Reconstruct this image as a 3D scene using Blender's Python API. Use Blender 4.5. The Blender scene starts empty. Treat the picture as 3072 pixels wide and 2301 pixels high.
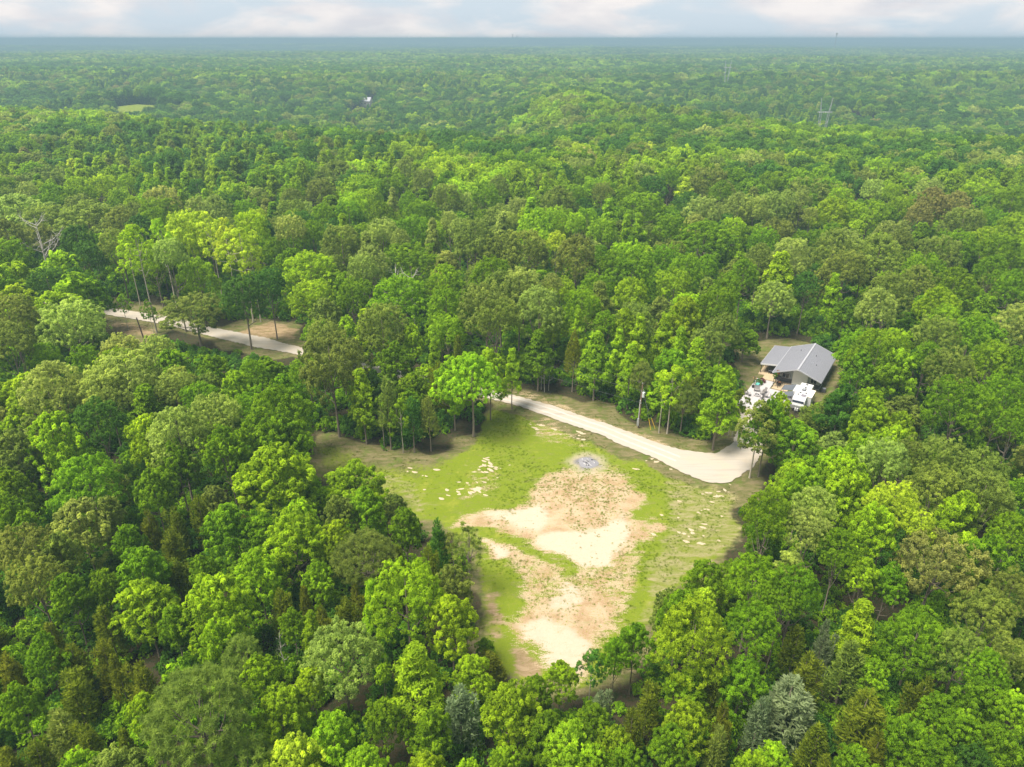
import bpy, bmesh, math, random
import numpy as np
from mathutils import Vector, Matrix

# ------------------------------------------------------------------ camera, light, exposure
sc = bpy.context.scene
COL = sc.collection
R = math.radians
F_PX, PITCH, CAM_H = 2130.0, R(25.9), 70.0
cam_d = bpy.data.cameras.new('drone_camera'); cam = bpy.data.objects.new('drone_camera', cam_d); COL.objects.link(cam)
cam.location = (0, 0, CAM_H); cam.rotation_euler = (R(90) - PITCH, 0, 0)
cam_d.sensor_width = 36; cam_d.lens = 36 * F_PX / 3072; cam_d.clip_start = 0.5; cam_d.clip_end = 60000
sc.camera = cam

SUN_EL, SUN_AZ = R(64), R(-118)          # azimuth clockwise from +Y: high, behind the left shoulder
sun_dir = Vector((math.sin(SUN_AZ) * math.cos(SUN_EL), math.cos(SUN_AZ) * math.cos(SUN_EL), math.sin(SUN_EL)))
sd = bpy.data.lights.new('sun', 'SUN'); sun = bpy.data.objects.new('sun', sd); COL.objects.link(sun)
sd.energy = 4.4; sd.angle = R(26); sd.color = (1.0, 0.93, 0.80)
sun.rotation_euler = sun_dir.to_track_quat('Z', 'Y').to_euler(); sun.location = (0, 0, 300)

wd = bpy.data.worlds.new('World'); sc.world = wd; wd.use_nodes = True
nt = wd.node_tree; nt.nodes.clear()
def N(nt, t, **k):
    n = nt.nodes.new(t)
    for a, v in k.items(): setattr(n, a, v)
    return n
wo = N(nt, 'ShaderNodeOutputWorld'); bg1 = N(nt, 'ShaderNodeBackground'); bg2 = N(nt, 'ShaderNodeBackground')
sky = N(nt, 'ShaderNodeTexSky', sky_type='NISHITA', sun_disc=False)
sky.sun_elevation = SUN_EL; sky.sun_rotation = SUN_AZ; sky.dust_density = 3.0; sky.altitude = 100
bg1.inputs[1].default_value = 0.11
nt.links.new(sky.outputs[0], bg1.inputs[0])
tc = N(nt, 'ShaderNodeTexCoord'); sx = N(nt, 'ShaderNodeSeparateXYZ'); nt.links.new(tc.outputs['Generated'], sx.inputs[0])
ab = N(nt, 'ShaderNodeMath', operation='ABSOLUTE'); nt.links.new(sx.outputs[2], ab.inputs[0])
ad = N(nt, 'ShaderNodeMath', operation='ADD'); nt.links.new(ab.outputs[0], ad.inputs[0]); ad.inputs[1].default_value = .36
dv = N(nt, 'ShaderNodeVectorMath', operation='DIVIDE'); cxyz = N(nt, 'ShaderNodeCombineXYZ')
for i in range(3): nt.links.new(ad.outputs[0], cxyz.inputs[i])
nt.links.new(tc.outputs['Generated'], dv.inputs[0]); nt.links.new(cxyz.outputs[0], dv.inputs[1])
n1 = N(nt, 'ShaderNodeTexNoise'); n1.inputs['Scale'].default_value = 2.3; n1.inputs['Detail'].default_value = 10; n1.inputs['Roughness'].default_value = .52
n1.inputs['Distortion'].default_value = .5
r1 = N(nt, 'ShaderNodeValToRGB'); r1.color_ramp.elements[0].position = .42; r1.color_ramp.elements[1].position = .56
n2 = N(nt, 'ShaderNodeTexNoise'); n2.inputs['Scale'].default_value = 4.5; n2.inputs['Detail'].default_value = 9
r2 = N(nt, 'ShaderNodeValToRGB'); r2.color_ramp.elements[0].position = .38; r2.color_ramp.elements[1].position = .62
r2.color_ramp.elements[0].color = (.50, .50, .53, 1); r2.color_ramp.elements[1].color = (.64, .61, .60, 1)
mxs = N(nt, 'ShaderNodeMix', data_type='RGBA'); mxs.inputs['A'].default_value = (.45, .52, .585, 1)
for n in (n1, n2): nt.links.new(dv.outputs[0], n.inputs['Vector'])
nt.links.new(n1.outputs['Fac'], r1.inputs[0]); nt.links.new(n2.outputs['Fac'], r2.inputs[0])
nt.links.new(r1.outputs[0], mxs.inputs['Factor']); nt.links.new(r2.outputs[0], mxs.inputs['B'])
bg2.inputs[1].default_value = 0.74
nt.links.new(mxs.outputs['Result'], bg2.inputs[0])
mr = N(nt, 'ShaderNodeMapRange'); mr.inputs['To Min'].default_value = .90; mr.inputs['To Max'].default_value = .98
nt.links.new(r1.outputs[0], mr.inputs['Value'])
mw = N(nt, 'ShaderNodeMixShader')
nt.links.new(mr.outputs[0], mw.inputs[0]); nt.links.new(bg1.outputs[0], mw.inputs[1]); nt.links.new(bg2.outputs[0], mw.inputs[2]); nt.links.new(mw.outputs[0], wo.inputs[0])

vs = sc.view_settings; vs.view_transform = 'Standard'; vs.look = 'None'; vs.gamma = 1; vs.use_curve_mapping = False
vs.exposure = 1.05
sc.render.engine = 'CYCLES'
cy = sc.cycles; cy.max_bounces = 7; cy.diffuse_bounces = 4; cy.glossy_bounces = 2; cy.transmission_bounces = 3; cy.volume_bounces = 0; cy.transparent_max_bounces = 4
cy.use_denoising = True

# ------------------------------------------------------------------ helpers
def G(px, py, z=0.0):
    """ground point (or point at height z) seen at a place of the 3072 x 2301 survey photo"""
    u = (px - 1536) / F_PX; v = (1150.5 - py) / F_PX
    d = np.array([u, math.cos(PITCH) + v * math.sin(PITCH), -math.sin(PITCH) + v * math.cos(PITCH)])
    t = (z - CAM_H) / d[2]
    return np.array([0, 0, CAM_H]) + d * t
def proj(x, y, z):
    c1 = y; c2 = z - CAM_H
    dep = c1 * math.cos(PITCH) - c2 * math.sin(PITCH); up = c1 * math.sin(PITCH) + c2 * math.cos(PITCH)
    return 1536 + F_PX * x / dep, 1150.5 - F_PX * up / dep, dep
def inside(px, py, poly):
    px = np.atleast_1d(px); py = np.atleast_1d(py); r = np.zeros(px.shape, bool); n = len(poly)
    for i in range(n):
        x1, y1 = poly[i]; x2, y2 = poly[(i + 1) % n]
        if y1 == y2: continue
        c = ((y1 > py) != (y2 > py)) & (px < (x2 - x1) * (py - y1) / (y2 - y1) + x1)
        r ^= c
    return r
def sdist(px, py, poly):
    d = np.full(px.shape, 1e9); n = len(poly)
    for i in range(n):
        x1, y1 = poly[i]; x2, y2 = poly[(i + 1) % n]
        ex, ey = x2 - x1, y2 - y1; L = ex * ex + ey * ey + 1e-9
        t = np.clip(((px - x1) * ex + (py - y1) * ey) / L, 0, 1)
        d = np.minimum(d, np.hypot(px - x1 - t * ex, py - y1 - t * ey))
    return np.where(inside(px, py, poly), d, -d)
def ss(a, b, x):
    t = np.clip((x - a) / (b - a), 0, 1); return t * t * (3 - 2 * t)
def vnoise(x, y, seed=0):
    xi = np.floor(x).astype(np.int64); yi = np.floor(y).astype(np.int64); xf = x - xi; yf = y - yi
    def h(a, b):
        n = (a * 374761393 + b * 668265263 + seed * 1442695041) & 0xffffffff
        n = ((n ^ (n >> 13)) * 1274126177) & 0xffffffff
        return ((n ^ (n >> 16)) & 0xffff) / 65535.0
    u = xf * xf * (3 - 2 * xf); v = yf * yf * (3 - 2 * yf)
    return (h(xi, yi) * (1 - u) + h(xi + 1, yi) * u) * (1 - v) + (h(xi, yi + 1) * (1 - u) + h(xi + 1, yi + 1) * u) * v
FIELD_C = (-455.0, 915.0)
def valleys(x, y):
    d1 = 27 * ss(430, 560, y + .4 * x) * ss(60, -50, x) * (1 - ss(830, 1260, y))
    d2 = 24 * ss(400, 520, y - .9 * (330 - x)) * ss(60, 170, x) * (1 - ss(720, 1200, y))
    rise = 0
    return rise - np.maximum(d1, d2)
def terrain(x, y):
    x = np.asarray(x, float); y = np.asarray(y, float)
    far = ss(330, 620, np.hypot(x * .9, y))
    a = (vnoise(x / 420, y / 170, 3) - .5) * 17 + (vnoise(x / 150 + 9, y / 95, 5) - .5) * 6
    z = a * far
    z = z + valleys(x, y)
    z = z + 19 * np.exp(-(((x - FIELD_C[0]) / 90) ** 2 + ((y - FIELD_C[1] - 12) / 48) ** 2))
    f2 = ss(1500, 4000, np.hypot(x, y))
    z = z + f2 * (vnoise(x / 1500 + 4, y / 600 + 2, 8) - .5) * 22
    ridge = ss(8200, 9600, y) * (50 - 62 * ss(600, 6500, x)) * (1 - 0 * x)
    return z + ridge
def tz(x, y): return float(terrain(np.array([x]), np.array([y]))[0])

def mesh_np(name, v, f, mats=(), smooth=False, var=None, mi=None):
    me = bpy.data.meshes.new(name); v = np.ascontiguousarray(v, dtype=np.float32); f = np.ascontiguousarray(f, dtype=np.int32)
    k = f.shape[1]
    me.vertices.add(len(v)); me.vertices.foreach_set('co', v.ravel())
    me.loops.add(f.size); me.loops.foreach_set('vertex_index', f.ravel())
    me.polygons.add(len(f)); me.polygons.foreach_set('loop_start', np.arange(0, f.size, k, dtype=np.int32))
    if mi is not None: me.polygons.foreach_set('material_index', np.ascontiguousarray(mi, dtype=np.int32))
    for m in mats: me.materials.append(m)
    me.update(calc_edges=True)
    if smooth: me.shade_smooth()
    if var is not None:
        a = me.attributes.new('var', 'FLOAT', 'POINT'); a.data.foreach_set('value', np.ascontiguousarray(var, dtype=np.float32))
    return me
def put(name, data, parent=None, loc=None, rz=None, link=True):
    o = bpy.data.objects.new(name, data)
    if link: COL.objects.link(o)
    if parent: o.parent = parent
    if loc is not None: o.location = loc
    if rz is not None: o.rotation_euler = (0, 0, rz)
    return o
def tag(o, label, cat, group=None):
    o['label'] = label; o['category'] = cat
    if group: o['group'] = group
    return o
def thing(name, label, cat, loc=(0, 0, 0), rz=0, group=None):
    return tag(put(name, None, None, loc, rz), label, cat, group)

class MB:
    """collects simple solids into one mesh"""
    def __init__(s): s.bm = bmesh.new()
    def box(s, c, d, rot=None, bev=0):
        r = bmesh.ops.create_cube(s.bm, size=1); vs_ = r['verts']
        M = Matrix.Translation(c) @ (rot.to_4x4() if rot is not None else Matrix.Identity(4)) @ Matrix.Diagonal((*d, 1))
        bmesh.ops.transform(s.bm, matrix=M, verts=vs_)
        if bev:
            ed = list({e for v in vs_ for e in v.link_edges})
            bmesh.ops.bevel(s.bm, geom=ed, offset=bev, segments=2, affect='EDGES', profile=.5)
        return s
    def cyl(s, a, b, r1, r2=None, n=10):
        a = Vector(a); b = Vector(b); d = b - a; r2 = r1 if r2 is None else r2
        r = bmesh.ops.create_cone(s.bm, cap_ends=True, segments=n, radius1=r1, radius2=r2, depth=d.length)
        bmesh.ops.transform(s.bm, matrix=Matrix.Translation((a + b) / 2) @ d.to_track_quat('Z', 'Y').to_matrix().to_4x4(), verts=r['verts'])
        return s
    def ball(s, c, r, n=10, sq=(1, 1, 1)):
        q = bmesh.ops.create_uvsphere(s.bm, u_segments=n, v_segments=max(5, n // 2 + 1), radius=r)
        bmesh.ops.transform(s.bm, matrix=Matrix.Translation(c) @ Matrix.Diagonal((*sq, 1)), verts=q['verts']); return s
    def poly(s, pts, th):
        """closed slab through pts (list of xyz), thickness th downward"""
        t = [s.bm.verts.new(p) for p in pts]; b = [s.bm.verts.new((p[0], p[1], p[2] - th)) for p in pts]; n = len(pts)
        s.bm.faces.new(t); s.bm.faces.new(b[::-1])
        for i in range(n): s.bm.faces.new((t[i], b[i], b[(i + 1) % n], t[(i + 1) % n]))
        return s
    def done(s, name, mat, parent=None, loc=None, rz=None, smooth=False):
        bmesh.ops.recalc_face_normals(s.bm, faces=s.bm.faces)
        me = bpy.data.meshes.new(name); s.bm.to_mesh(me); s.bm.free()
        if mat: me.materials.append(mat)
        if smooth: me.shade_smooth()
        return put(name, me, parent, loc, rz)

# ------------------------------------------------------------------ materials
def mat(name): 
    m = bpy.data.materials.new(name); m.use_nodes = True; m.node_tree.nodes.clear(); return m, m.node_tree
def simple(name, col, rough=.6, metal=0, nscale=6, namp=.25, bump=0, obj=True):
    m, t = mat(name); o = N(t, 'ShaderNodeOutputMaterial'); b = N(t, 'ShaderNodeBsdfPrincipled')
    b.inputs['Roughness'].default_value = rough; b.inputs['Metallic'].default_value = metal
    tcn = N(t, 'ShaderNodeTexCoord'); no = N(t, 'ShaderNodeTexNoise'); no.inputs['Scale'].default_value = nscale; no.inputs['Detail'].default_value = 6
    t.links.new(tcn.outputs['Object'], no.inputs['Vector'])
    mx = N(t, 'ShaderNodeMix', data_type='RGBA')
    mx.inputs['A'].default_value = (*[c * (1 - namp) for c in col], 1); mx.inputs['B'].default_value = (*[min(1, c * (1 + namp)) for c in col], 1)
    t.links.new(no.outputs['Fac'], mx.inputs['Factor']); t.links.new(mx.outputs['Result'], b.inputs['Base Color'])
    if bump:
        bp = N(t, 'ShaderNodeBump'); bp.inputs['Strength'].default_value = bump; bp.inputs['Distance'].default_value = .02
        t.links.new(no.outputs['Fac'], bp.inputs['Height']); t.links.new(bp.outputs[0], b.inputs['Normal'])
    t.links.new(b.outputs[0], o.inputs[0]); return m
def leafmat(name, trans=.5):
    m, t = mat(name); o = N(t, 'ShaderNodeOutputMaterial')
    c1 = N(t, 'ShaderNodeAttribute', attribute_type='INSTANCER', attribute_name='tint'); c0 = N(t, 'ShaderNodeObjectInfo')
    fl = N(t, 'ShaderNodeAttribute', attribute_type='INSTANCER', attribute_name='scattered')
    mc = N(t, 'ShaderNodeMix', data_type='RGBA'); t.links.new(fl.outputs['Fac'], mc.inputs['Factor']); t.links.new(c0.outputs['Color'], mc.inputs['A']); t.links.new(c1.outputs['Color'], mc.inputs['B'])
    csock = mc.outputs['Result']
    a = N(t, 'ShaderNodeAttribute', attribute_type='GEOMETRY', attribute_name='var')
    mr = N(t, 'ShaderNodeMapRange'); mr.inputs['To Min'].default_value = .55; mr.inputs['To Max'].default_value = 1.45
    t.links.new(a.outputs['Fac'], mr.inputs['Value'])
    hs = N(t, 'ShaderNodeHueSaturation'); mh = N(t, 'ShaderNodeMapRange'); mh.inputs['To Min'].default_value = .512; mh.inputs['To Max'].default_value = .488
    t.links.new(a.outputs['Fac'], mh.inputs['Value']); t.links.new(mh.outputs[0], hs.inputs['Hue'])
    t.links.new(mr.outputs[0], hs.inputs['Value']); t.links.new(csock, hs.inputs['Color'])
    p = N(t, 'ShaderNodeBsdfPrincipled'); p.inputs['Roughness'].default_value = .7; p.inputs['Specular IOR Level'].default_value = .12
    tr = N(t, 'ShaderNodeBsdfTranslucent'); mx = N(t, 'ShaderNodeMixShader'); mx.inputs[0].default_value = trans
    g = N(t, 'ShaderNodeHueSaturation'); g.inputs['Hue'].default_value = .493; g.inputs['Value'].default_value = 1.5
    t.links.new(hs.outputs[0], p.inputs['Base Color']); t.links.new(hs.outputs[0], g.inputs['Color']); t.links.new(g.outputs[0], tr.inputs['Color'])
    t.links.new(p.outputs[0], mx.inputs[1]); t.links.new(tr.outputs[0], mx.inputs[2]); t.links.new(mx.outputs[0], o.inputs[0])
    return m
M_LEAF = leafmat('leaf')
M_BARK = simple('bark', (.20, .165, .125), .9, 0, 3, .35, .6)
M_BARKP = simple('pale_bark', (.42, .37, .30), .9, 0, 3, .3, .5)
M_DEAD = simple('dead_wood', (.50, .46, .42), .9, 0, 4, .25, .4)
M_DARKWOOD = simple('dark_wood', (.09, .06, .045), .8, 0, 5, .3, .3)

# ------------------------------------------------------------------ tree meshes
rng = np.random.default_rng(11)
def unit(v): return v / (np.linalg.norm(v, axis=-1, keepdims=True) + 1e-9)
def rosettes(pos, nrm, size, var, k=5, droop=.35, width=.42, rg=rng):
    """each point becomes a whorl of k pointed leaves (two triangles each) arching away from the normal"""
    n = len(pos); nrm = unit(nrm)
    a = np.where(np.abs(nrm[:, 2:3]) < .9, np.array([[0, 0, 1.]]), np.array([[1., 0, 0]]))
    t1 = unit(np.cross(a, nrm)); t2 = np.cross(nrm, t1)
    ph = rg.uniform(0, 6.283, n)
    V = np.zeros((n, k, 4, 3)); 
    for j in range(k):
        an = ph + 6.283 * j / k + rg.normal(0, .15, n)
        d = t1 * np.cos(an)[:, None] + t2 * np.sin(an)[:, None]
        s = -t1 * np.sin(an)[:, None] + t2 * np.cos(an)[:, None]
        L = (size * rg.uniform(.55, 1.45, n))[:, None]; dr = (droop * rg.uniform(.4, 1.6, n))[:, None]
        base = pos + d * L * .08
        mid = pos + d * L * .55 + nrm * L * .10
        tip = pos + d * L - nrm * L * dr - np.array([0, 0, 1.]) * L * dr * .4
        V[:, j, 0] = base; V[:, j, 1] = mid + s * L * width * .5; V[:, j, 2] = tip; V[:, j, 3] = mid - s * L * width * .5
    V = V.reshape(-1, 3); q = np.arange(n * k)[:, None] * 4
    F = np.concatenate([q + [0, 1, 2], q + [0, 2, 3]])
    vv = np.repeat(np.clip(var + rg.normal(0, .10, n), 0, 1), k * 4)
    return V, F, vv
def merge(parts):
    V = []; Fc = []; A = []; off = 0
    for v, f, a in parts: V.append(v); Fc.append(f + off); A.append(a); off += len(v)
    return np.concatenate(V), np.concatenate(Fc), np.concatenate(A)
def fib(n, rg, jit=.12):
    i = np.arange(n) + .5; ph = np.arccos(1 - 2 * i / n); th = math.pi * (1 + 5 ** .5) * i
    p = np.stack([np.cos(th) * np.sin(ph), np.sin(th) * np.sin(ph), np.cos(ph)], 1)
    return unit(p + rg.normal(0, jit, p.shape))
def crown(seed, h, w, prof, nl, lobe, ns, nr, leaf, zb=.3, k=5, droop=.35, up=.25, irregular=.22, keep=1.0, inner=.10, cut=-.72):
    """boughs on the crown surface -> twigs on the boughs -> leaf whorls on the twigs"""
    rg = np.random.default_rng(seed)
    d = fib(int(nl * 1.25), rg); d = d[d[:, 2] > cut][:nl]
    t = (d[:, 2] + 1) / 2; z = h * (zb + (1 - zb) * t * .97)
    rad = prof(t) * w / 2
    an = np.arctan2(d[:, 1], d[:, 0]) + rg.normal(0, .15, len(d))
    irr = 1 + irregular * np.sin(an * 2 + rg.uniform(0, 6)) * rg.uniform(.3, 1) + rg.normal(0, irregular * .6, len(d))
    lr = lobe * w * rg.uniform(.7, 1.3, len(d))
    c = np.stack([np.cos(an) * np.maximum(rad * irr - lr * .55, 0), np.sin(an) * np.maximum(rad * irr - lr * .55, 0), z - lr * .6 + rg.normal(0, .02 * h, len(d))], 1)
    cen = np.array([0, 0, h * (zb + (1 - zb) * .35)])
    lv = rg.uniform(.25, .75, len(c))
    P = []; Nn = []; Vv = []
    for i in range(len(c)):
        if rg.random() > keep: continue
        out = unit((c[i] - cen)[None])[0] + np.array([0, 0, up])
        q = unit(rg.normal(0, 1, (ns * 3, 3))); q = q[(q @ unit(out[None])[0]) > -.25][:ns]
        tw = c[i] + q * lr[i] * np.array([1, 1, .85]) * rg.uniform(.75, 1.12, (len(q), 1))
        tv = lv[i] + rg.normal(0, .12, len(q))
        m = nr
        nn = unit(np.repeat(q, m, 0) + rg.normal(0, .55, (len(q) * m, 3)) + np.array([0, 0, .35]))
        pp = np.repeat(tw, m, 0) + nn * rg.uniform(.05, .34, (len(nn), 1)) * lr[i] * .75
        P.append(pp); Nn.append(nn + rg.normal(0, .3, nn.shape)); Vv.append(np.repeat(tv, m))
    P = np.concatenate(P); Nn = np.concatenate(Nn); Vv = np.concatenate(Vv)
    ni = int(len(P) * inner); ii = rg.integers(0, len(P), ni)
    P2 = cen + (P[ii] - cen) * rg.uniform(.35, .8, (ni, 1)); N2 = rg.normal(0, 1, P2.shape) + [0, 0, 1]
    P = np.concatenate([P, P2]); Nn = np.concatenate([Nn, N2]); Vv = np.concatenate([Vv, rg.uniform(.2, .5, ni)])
    return rosettes(P, Nn, np.full(len(P), leaf), Vv, k, droop, rg=rg), c
def tube(path, radii, n=6):
    path = np.array(path, float); V = []; Fc = []
    for i, p in enumerate(path):
        d = unit((path[min(i + 1, len(path) - 1)] - path[max(i - 1, 0)])[None])[0]
        a = np.array([1., 0, 0]) if abs(d[0]) < .9 else np.array([0, 1., 0])
        s = unit(np.cross(d, a)[None])[0]; t = np.cross(d, s)
        an = np.arange(n) * 2 * math.pi / n
        V.append(p + radii[i] * (np.cos(an)[:, None] * s + np.sin(an)[:, None] * t))
    V = np.concatenate(V)
    for i in range(len(path) - 1):
        for j in range(n):
            a, b = i * n + j, i * n + (j + 1) % n
            Fc.append((a, b, b + n)); Fc.append((a, b + n, a + n))
    return V, np.array(Fc), np.zeros(len(V))
def trunk(seed, h, r, targets, split=.35, nlimb=7, lean=.03, top=.9):
    rg = np.random.default_rng(seed + 500); parts = []
    zs = np.linspace(-.3, h * top, 9); wob = np.cumsum(rg.normal(0, lean * h / 9, (9, 2)), 0); wob -= wob[0]
    path = np.column_stack([wob, zs]); parts.append(tube(path, np.linspace(r, r * .22, 9) * np.array([1.25] + [1] * 8), 8))
    if len(targets):
        idx = rg.choice(len(targets), min(nlimb, len(targets)), replace=False)
        for i in idx:
            tg = targets[i]; z0 = min(max(split * h + rg.uniform(0, .25) * h, .15 * h), max(tg[2] - .05 * h, .2 * h))
            b = np.array([np.interp(z0, zs, path[:, 0]), np.interp(z0, zs, path[:, 1]), z0])
            mid = b * .5 + tg * .5 + np.array([0, 0, -.04 * h]) + rg.normal(0, .02 * h, 3)
            parts.append(tube([b, mid, tg], [r * .45, r * .3, r * .08], 5))
    return merge(parts)
def p_round(t): return np.sqrt(np.clip(1 - (2 * t * .93 - .82) ** 2 / 1.1, .02, 1))
def p_spread(t): return np.sqrt(np.clip(1 - (1.7 * t - .85) ** 2, .03, 1)) ** .8
def p_cone(t): return np.clip((1 - t) ** .75 * 1.15 * np.clip(t * 5, .25, 1), .04, 1)
def p_oval(t): return np.sqrt(np.clip(1 - (2 * t - .86) ** 2 / 1.25, .02, 1)) * .96

def cedar(seed, h, w, n=620, zb=.10):
    """evergreen with upswept feathery sprays and several pointed leaders"""
    rg = np.random.default_rng(seed); parts = []
    nlead = rg.integers(2, 5); lead = [(0, 0, h)] + [(rg.normal(0, w * .16), rg.normal(0, w * .16), h * rg.uniform(.78, .93)) for _ in range(nlead - 1)]
    t = rg.random(n) ** .8; li = rg.integers(0, len(lead), n)
    an = rg.uniform(0, 6.283, n); z = np.zeros(n); base = np.zeros((n, 3))
    L = np.array(lead); tipz = L[li, 2]
    z = tipz * (zb + (.98 - zb) * t)
    rr = w * .5 * (1 - t) ** .62 * rg.uniform(.55, 1.08, n)
    base[:, 0] = L[li, 0] * t + np.cos(an) * rr * .62; base[:, 1] = L[li, 1] * t + np.sin(an) * rr * .62; base[:, 2] = z - rr * .15
    d = unit(np.stack([np.cos(an), np.sin(an), rg.uniform(.5, 1.5, n) + t], 1)); ln = .35 + .28 * w * .25 * (1 - t) + rg.uniform(0, .25, n)
    V = []; A = []; cnt = 0
    var = rg.uniform(.15, .85, n)
    for s in range(5):
        f0 = s / 5
        p = base + d * (ln * f0)[:, None]
        dd = unit(d + rg.normal(0, .45, d.shape)); l2 = (.34 * (1.1 - f0) + .16)
        side = unit(np.cross(dd, rg.normal(0, 1, d.shape))) * .075
        V.append(np.stack([p - side, p + side, p + dd * l2], 1)); A.append(np.repeat(var, 3)); cnt += n
    V = np.concatenate([v.reshape(-1, 3) for v in V]); Fc = np.arange(cnt * 3).reshape(-1, 3); A = np.concatenate(A)
    return (V, Fc, np.clip(A, 0, 1))
def pine(seed, h, w, n=270, zb=.35, flat=.6, pr0=None):
    """rounded tufts of long needles carried on level limbs"""
    rg = np.random.default_rng(seed); d = fib(int(n * 1.3), rg, .25); d = d[d[:, 2] > -.6][:n]
    t = (d[:, 2] + 1) / 2
    c = np.stack([d[:, 0] * w / 2 * rg.uniform(.6, 1, len(d)), d[:, 1] * w / 2 * rg.uniform(.6, 1, len(d)), h * (zb + (1 - zb) * (t * .85 + .1)) + rg.normal(0, .03 * h, len(d))], 1)
    pr = (pr0 or (.058 if w > 5 else .085)) * w * rg.uniform(.7, 1.25, len(c)); m = 56
    q = unit(rg.normal(0, 1, (len(c) * m, 3)) + [0, 0, .35]); cc = np.repeat(c, m, 0); r2 = np.repeat(pr, m)[:, None]
    b = cc + q * r2 * .25 + rg.normal(0, .12, q.shape) * r2; tip = b + q * r2 * rg.uniform(.8, 1.25, (len(q), 1))
    sd_ = unit(np.cross(q, rg.normal(0, 1, q.shape))) * .042
    V = np.stack([b - sd_, b + sd_, tip], 1).reshape(-1, 3); Fc = np.arange(len(V)).reshape(-1, 3)
    var = np.repeat(rg.uniform(.2, .8, len(c)), m * 3)
    return (V, Fc, var), c
def deadtree(seed, h, w, nb=9, spread=.5, fine=3):
    rg = np.random.default_rng(seed); parts = []
    r = h * .009 + .05
    zs = np.linspace(-.3, h * .97, 8); wob = np.cumsum(rg.normal(0, .012 * h, (8, 2)), 0); path = np.column_stack([wob, zs])
    parts.append(tube(path, np.linspace(r, r * .15, 8), 6))
    for i in range(nb):
        z0 = h * rg.uniform(.35, .88); an = rg.uniform(0, 6.283); L = w * .5 * (1.15 - z0 / h) * rg.uniform(.7, 1.3) + .12 * w
        b = np.array([np.interp(z0, zs, path[:, 0]), np.interp(z0, zs, path[:, 1]), z0])
        dr = unit(np.array([[math.cos(an), math.sin(an), spread]]) + rg.normal(0, .12, (1, 3)))[0]
        m1 = b + dr * L * .5; e = m1 + unit((dr + np.array([0, 0, .45]))[None])[0] * L * .6
        parts.append(tube([b, m1, e], [r * .42, r * .26, r * .06], 4))
        for j in range(fine):
            p0 = m1 * (1 - j / fine * .8) + e * (j / fine * .8); dv = unit((dr + rg.normal(0, .6, 3))[None])[0]
            parts.append(tube([p0, p0 + dv * L * .38], [r * .15, r * .04], 3))
    return merge(parts)

PROTO = {}
def reg(kind, crownpart, trunkpart, h, w, tm=M_BARK):
    cm = mesh_np(kind + '_crown', *crownpart[:2], [M_LEAF], var=crownpart[2]) if crownpart is not None else None
    tm_ = mesh_np(kind + '_trunk', *trunkpart[:2], [tm], smooth=True)
    PROTO.setdefault(kind, []).append((cm, tm_, h, w))
for s in range(5):
    (c, cc) = crown(20 + s, 18, 11, p_round if s % 2 else p_spread, 46, .145, 15, 6, .36, zb=.44, irregular=.15, k=4, cut=-.45)
    reg('oak', c, trunk(20 + s, 18, .28, cc, .3, 9), 18, 11)
for s in range(6):
    (c, cc) = crown(40 + s, 12, 6, p_oval if s % 2 else p_round, 36, .165, 12, 6, .29, zb=.30, cut=-.6, irregular=.2, k=5, droop=.5)
    reg('young', c, trunk(40 + s, 12, .15, cc, .3, 7), 12, 6)
for s in range(4):
    (c, cc) = crown(60 + s, 14, 5.2, p_cone, 84, .115, 7, 4, .34, zb=.20, irregular=.26, k=4, up=.9, droop=.25)
    reg('gum', c, trunk(60 + s, 14, .14, cc, .2, 8, top=.96), 14, 5.2)
for s in range(3):
    (c, cc) = crown(70 + s, 28, 9, p_oval, 44, .12, 8, 4, .45, zb=.50, irregular=.28, k=4, keep=.85, inner=.03)
    reg('tulip', c, trunk(70 + s, 28, .24, cc, .55, 10, lean=.02, top=.93), 28, 9, M_BARKP)
for s in range(3):
    (c, cc) = crown(75 + s, 13, 5.5, p_oval, 26, .14, 8, 4, .34, zb=.42, irregular=.28, k=5, keep=.85, inner=.03)
    reg('edge', c, trunk(75 + s, 13, .13, cc, .4, 8, lean=.025, top=.9), 13, 5.5, M_BARKP)
for s in range(4):
    reg('cedar', cedar(80 + s, 9, 4.0), trunk(80 + s, 9, .12, [], top=.9), 9, 4.0, M_BARK)
for s in range(3):
    reg('redcedar', cedar(86 + s, 13, 5.5, 800, .38), trunk(86 + s, 13, .13, np.array([[x, y, z] for x, y, z in np.random.default_rng(s).uniform((-1.6, -1.6, 6), (1.6, 1.6, 10), (8, 3))]), .35, 8, top=.9), 13, 5.5, M_BARK)
for s in range(3):
    (c, cc) = pine(90 + s, 13, 7); reg('pine', c, trunk(90 + s, 13, .2, cc, .4, 14, top=.85), 13, 7)
for s in range(2):
    (c, cc) = pine(95 + s, 13, 4, 60, .42); reg('slimpine', c, trunk(95 + s, 13, .11, cc, .45, 12, top=.93), 13, 4)
(c, cc) = pine(99, 15, 11, 620, .4, pr0=.036); reg('bigpine', c, trunk(99, 15, .28, cc, .35, 22, top=.85), 15, 11)
reg('deadbig', None, deadtree(110, 22, 15, 13, .7, 5), 22, 15, M_DEAD)
for s in range(3):
    reg('dead', None, deadtree(100 + s, 12, 7), 12, 7, M_DEAD)
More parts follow.
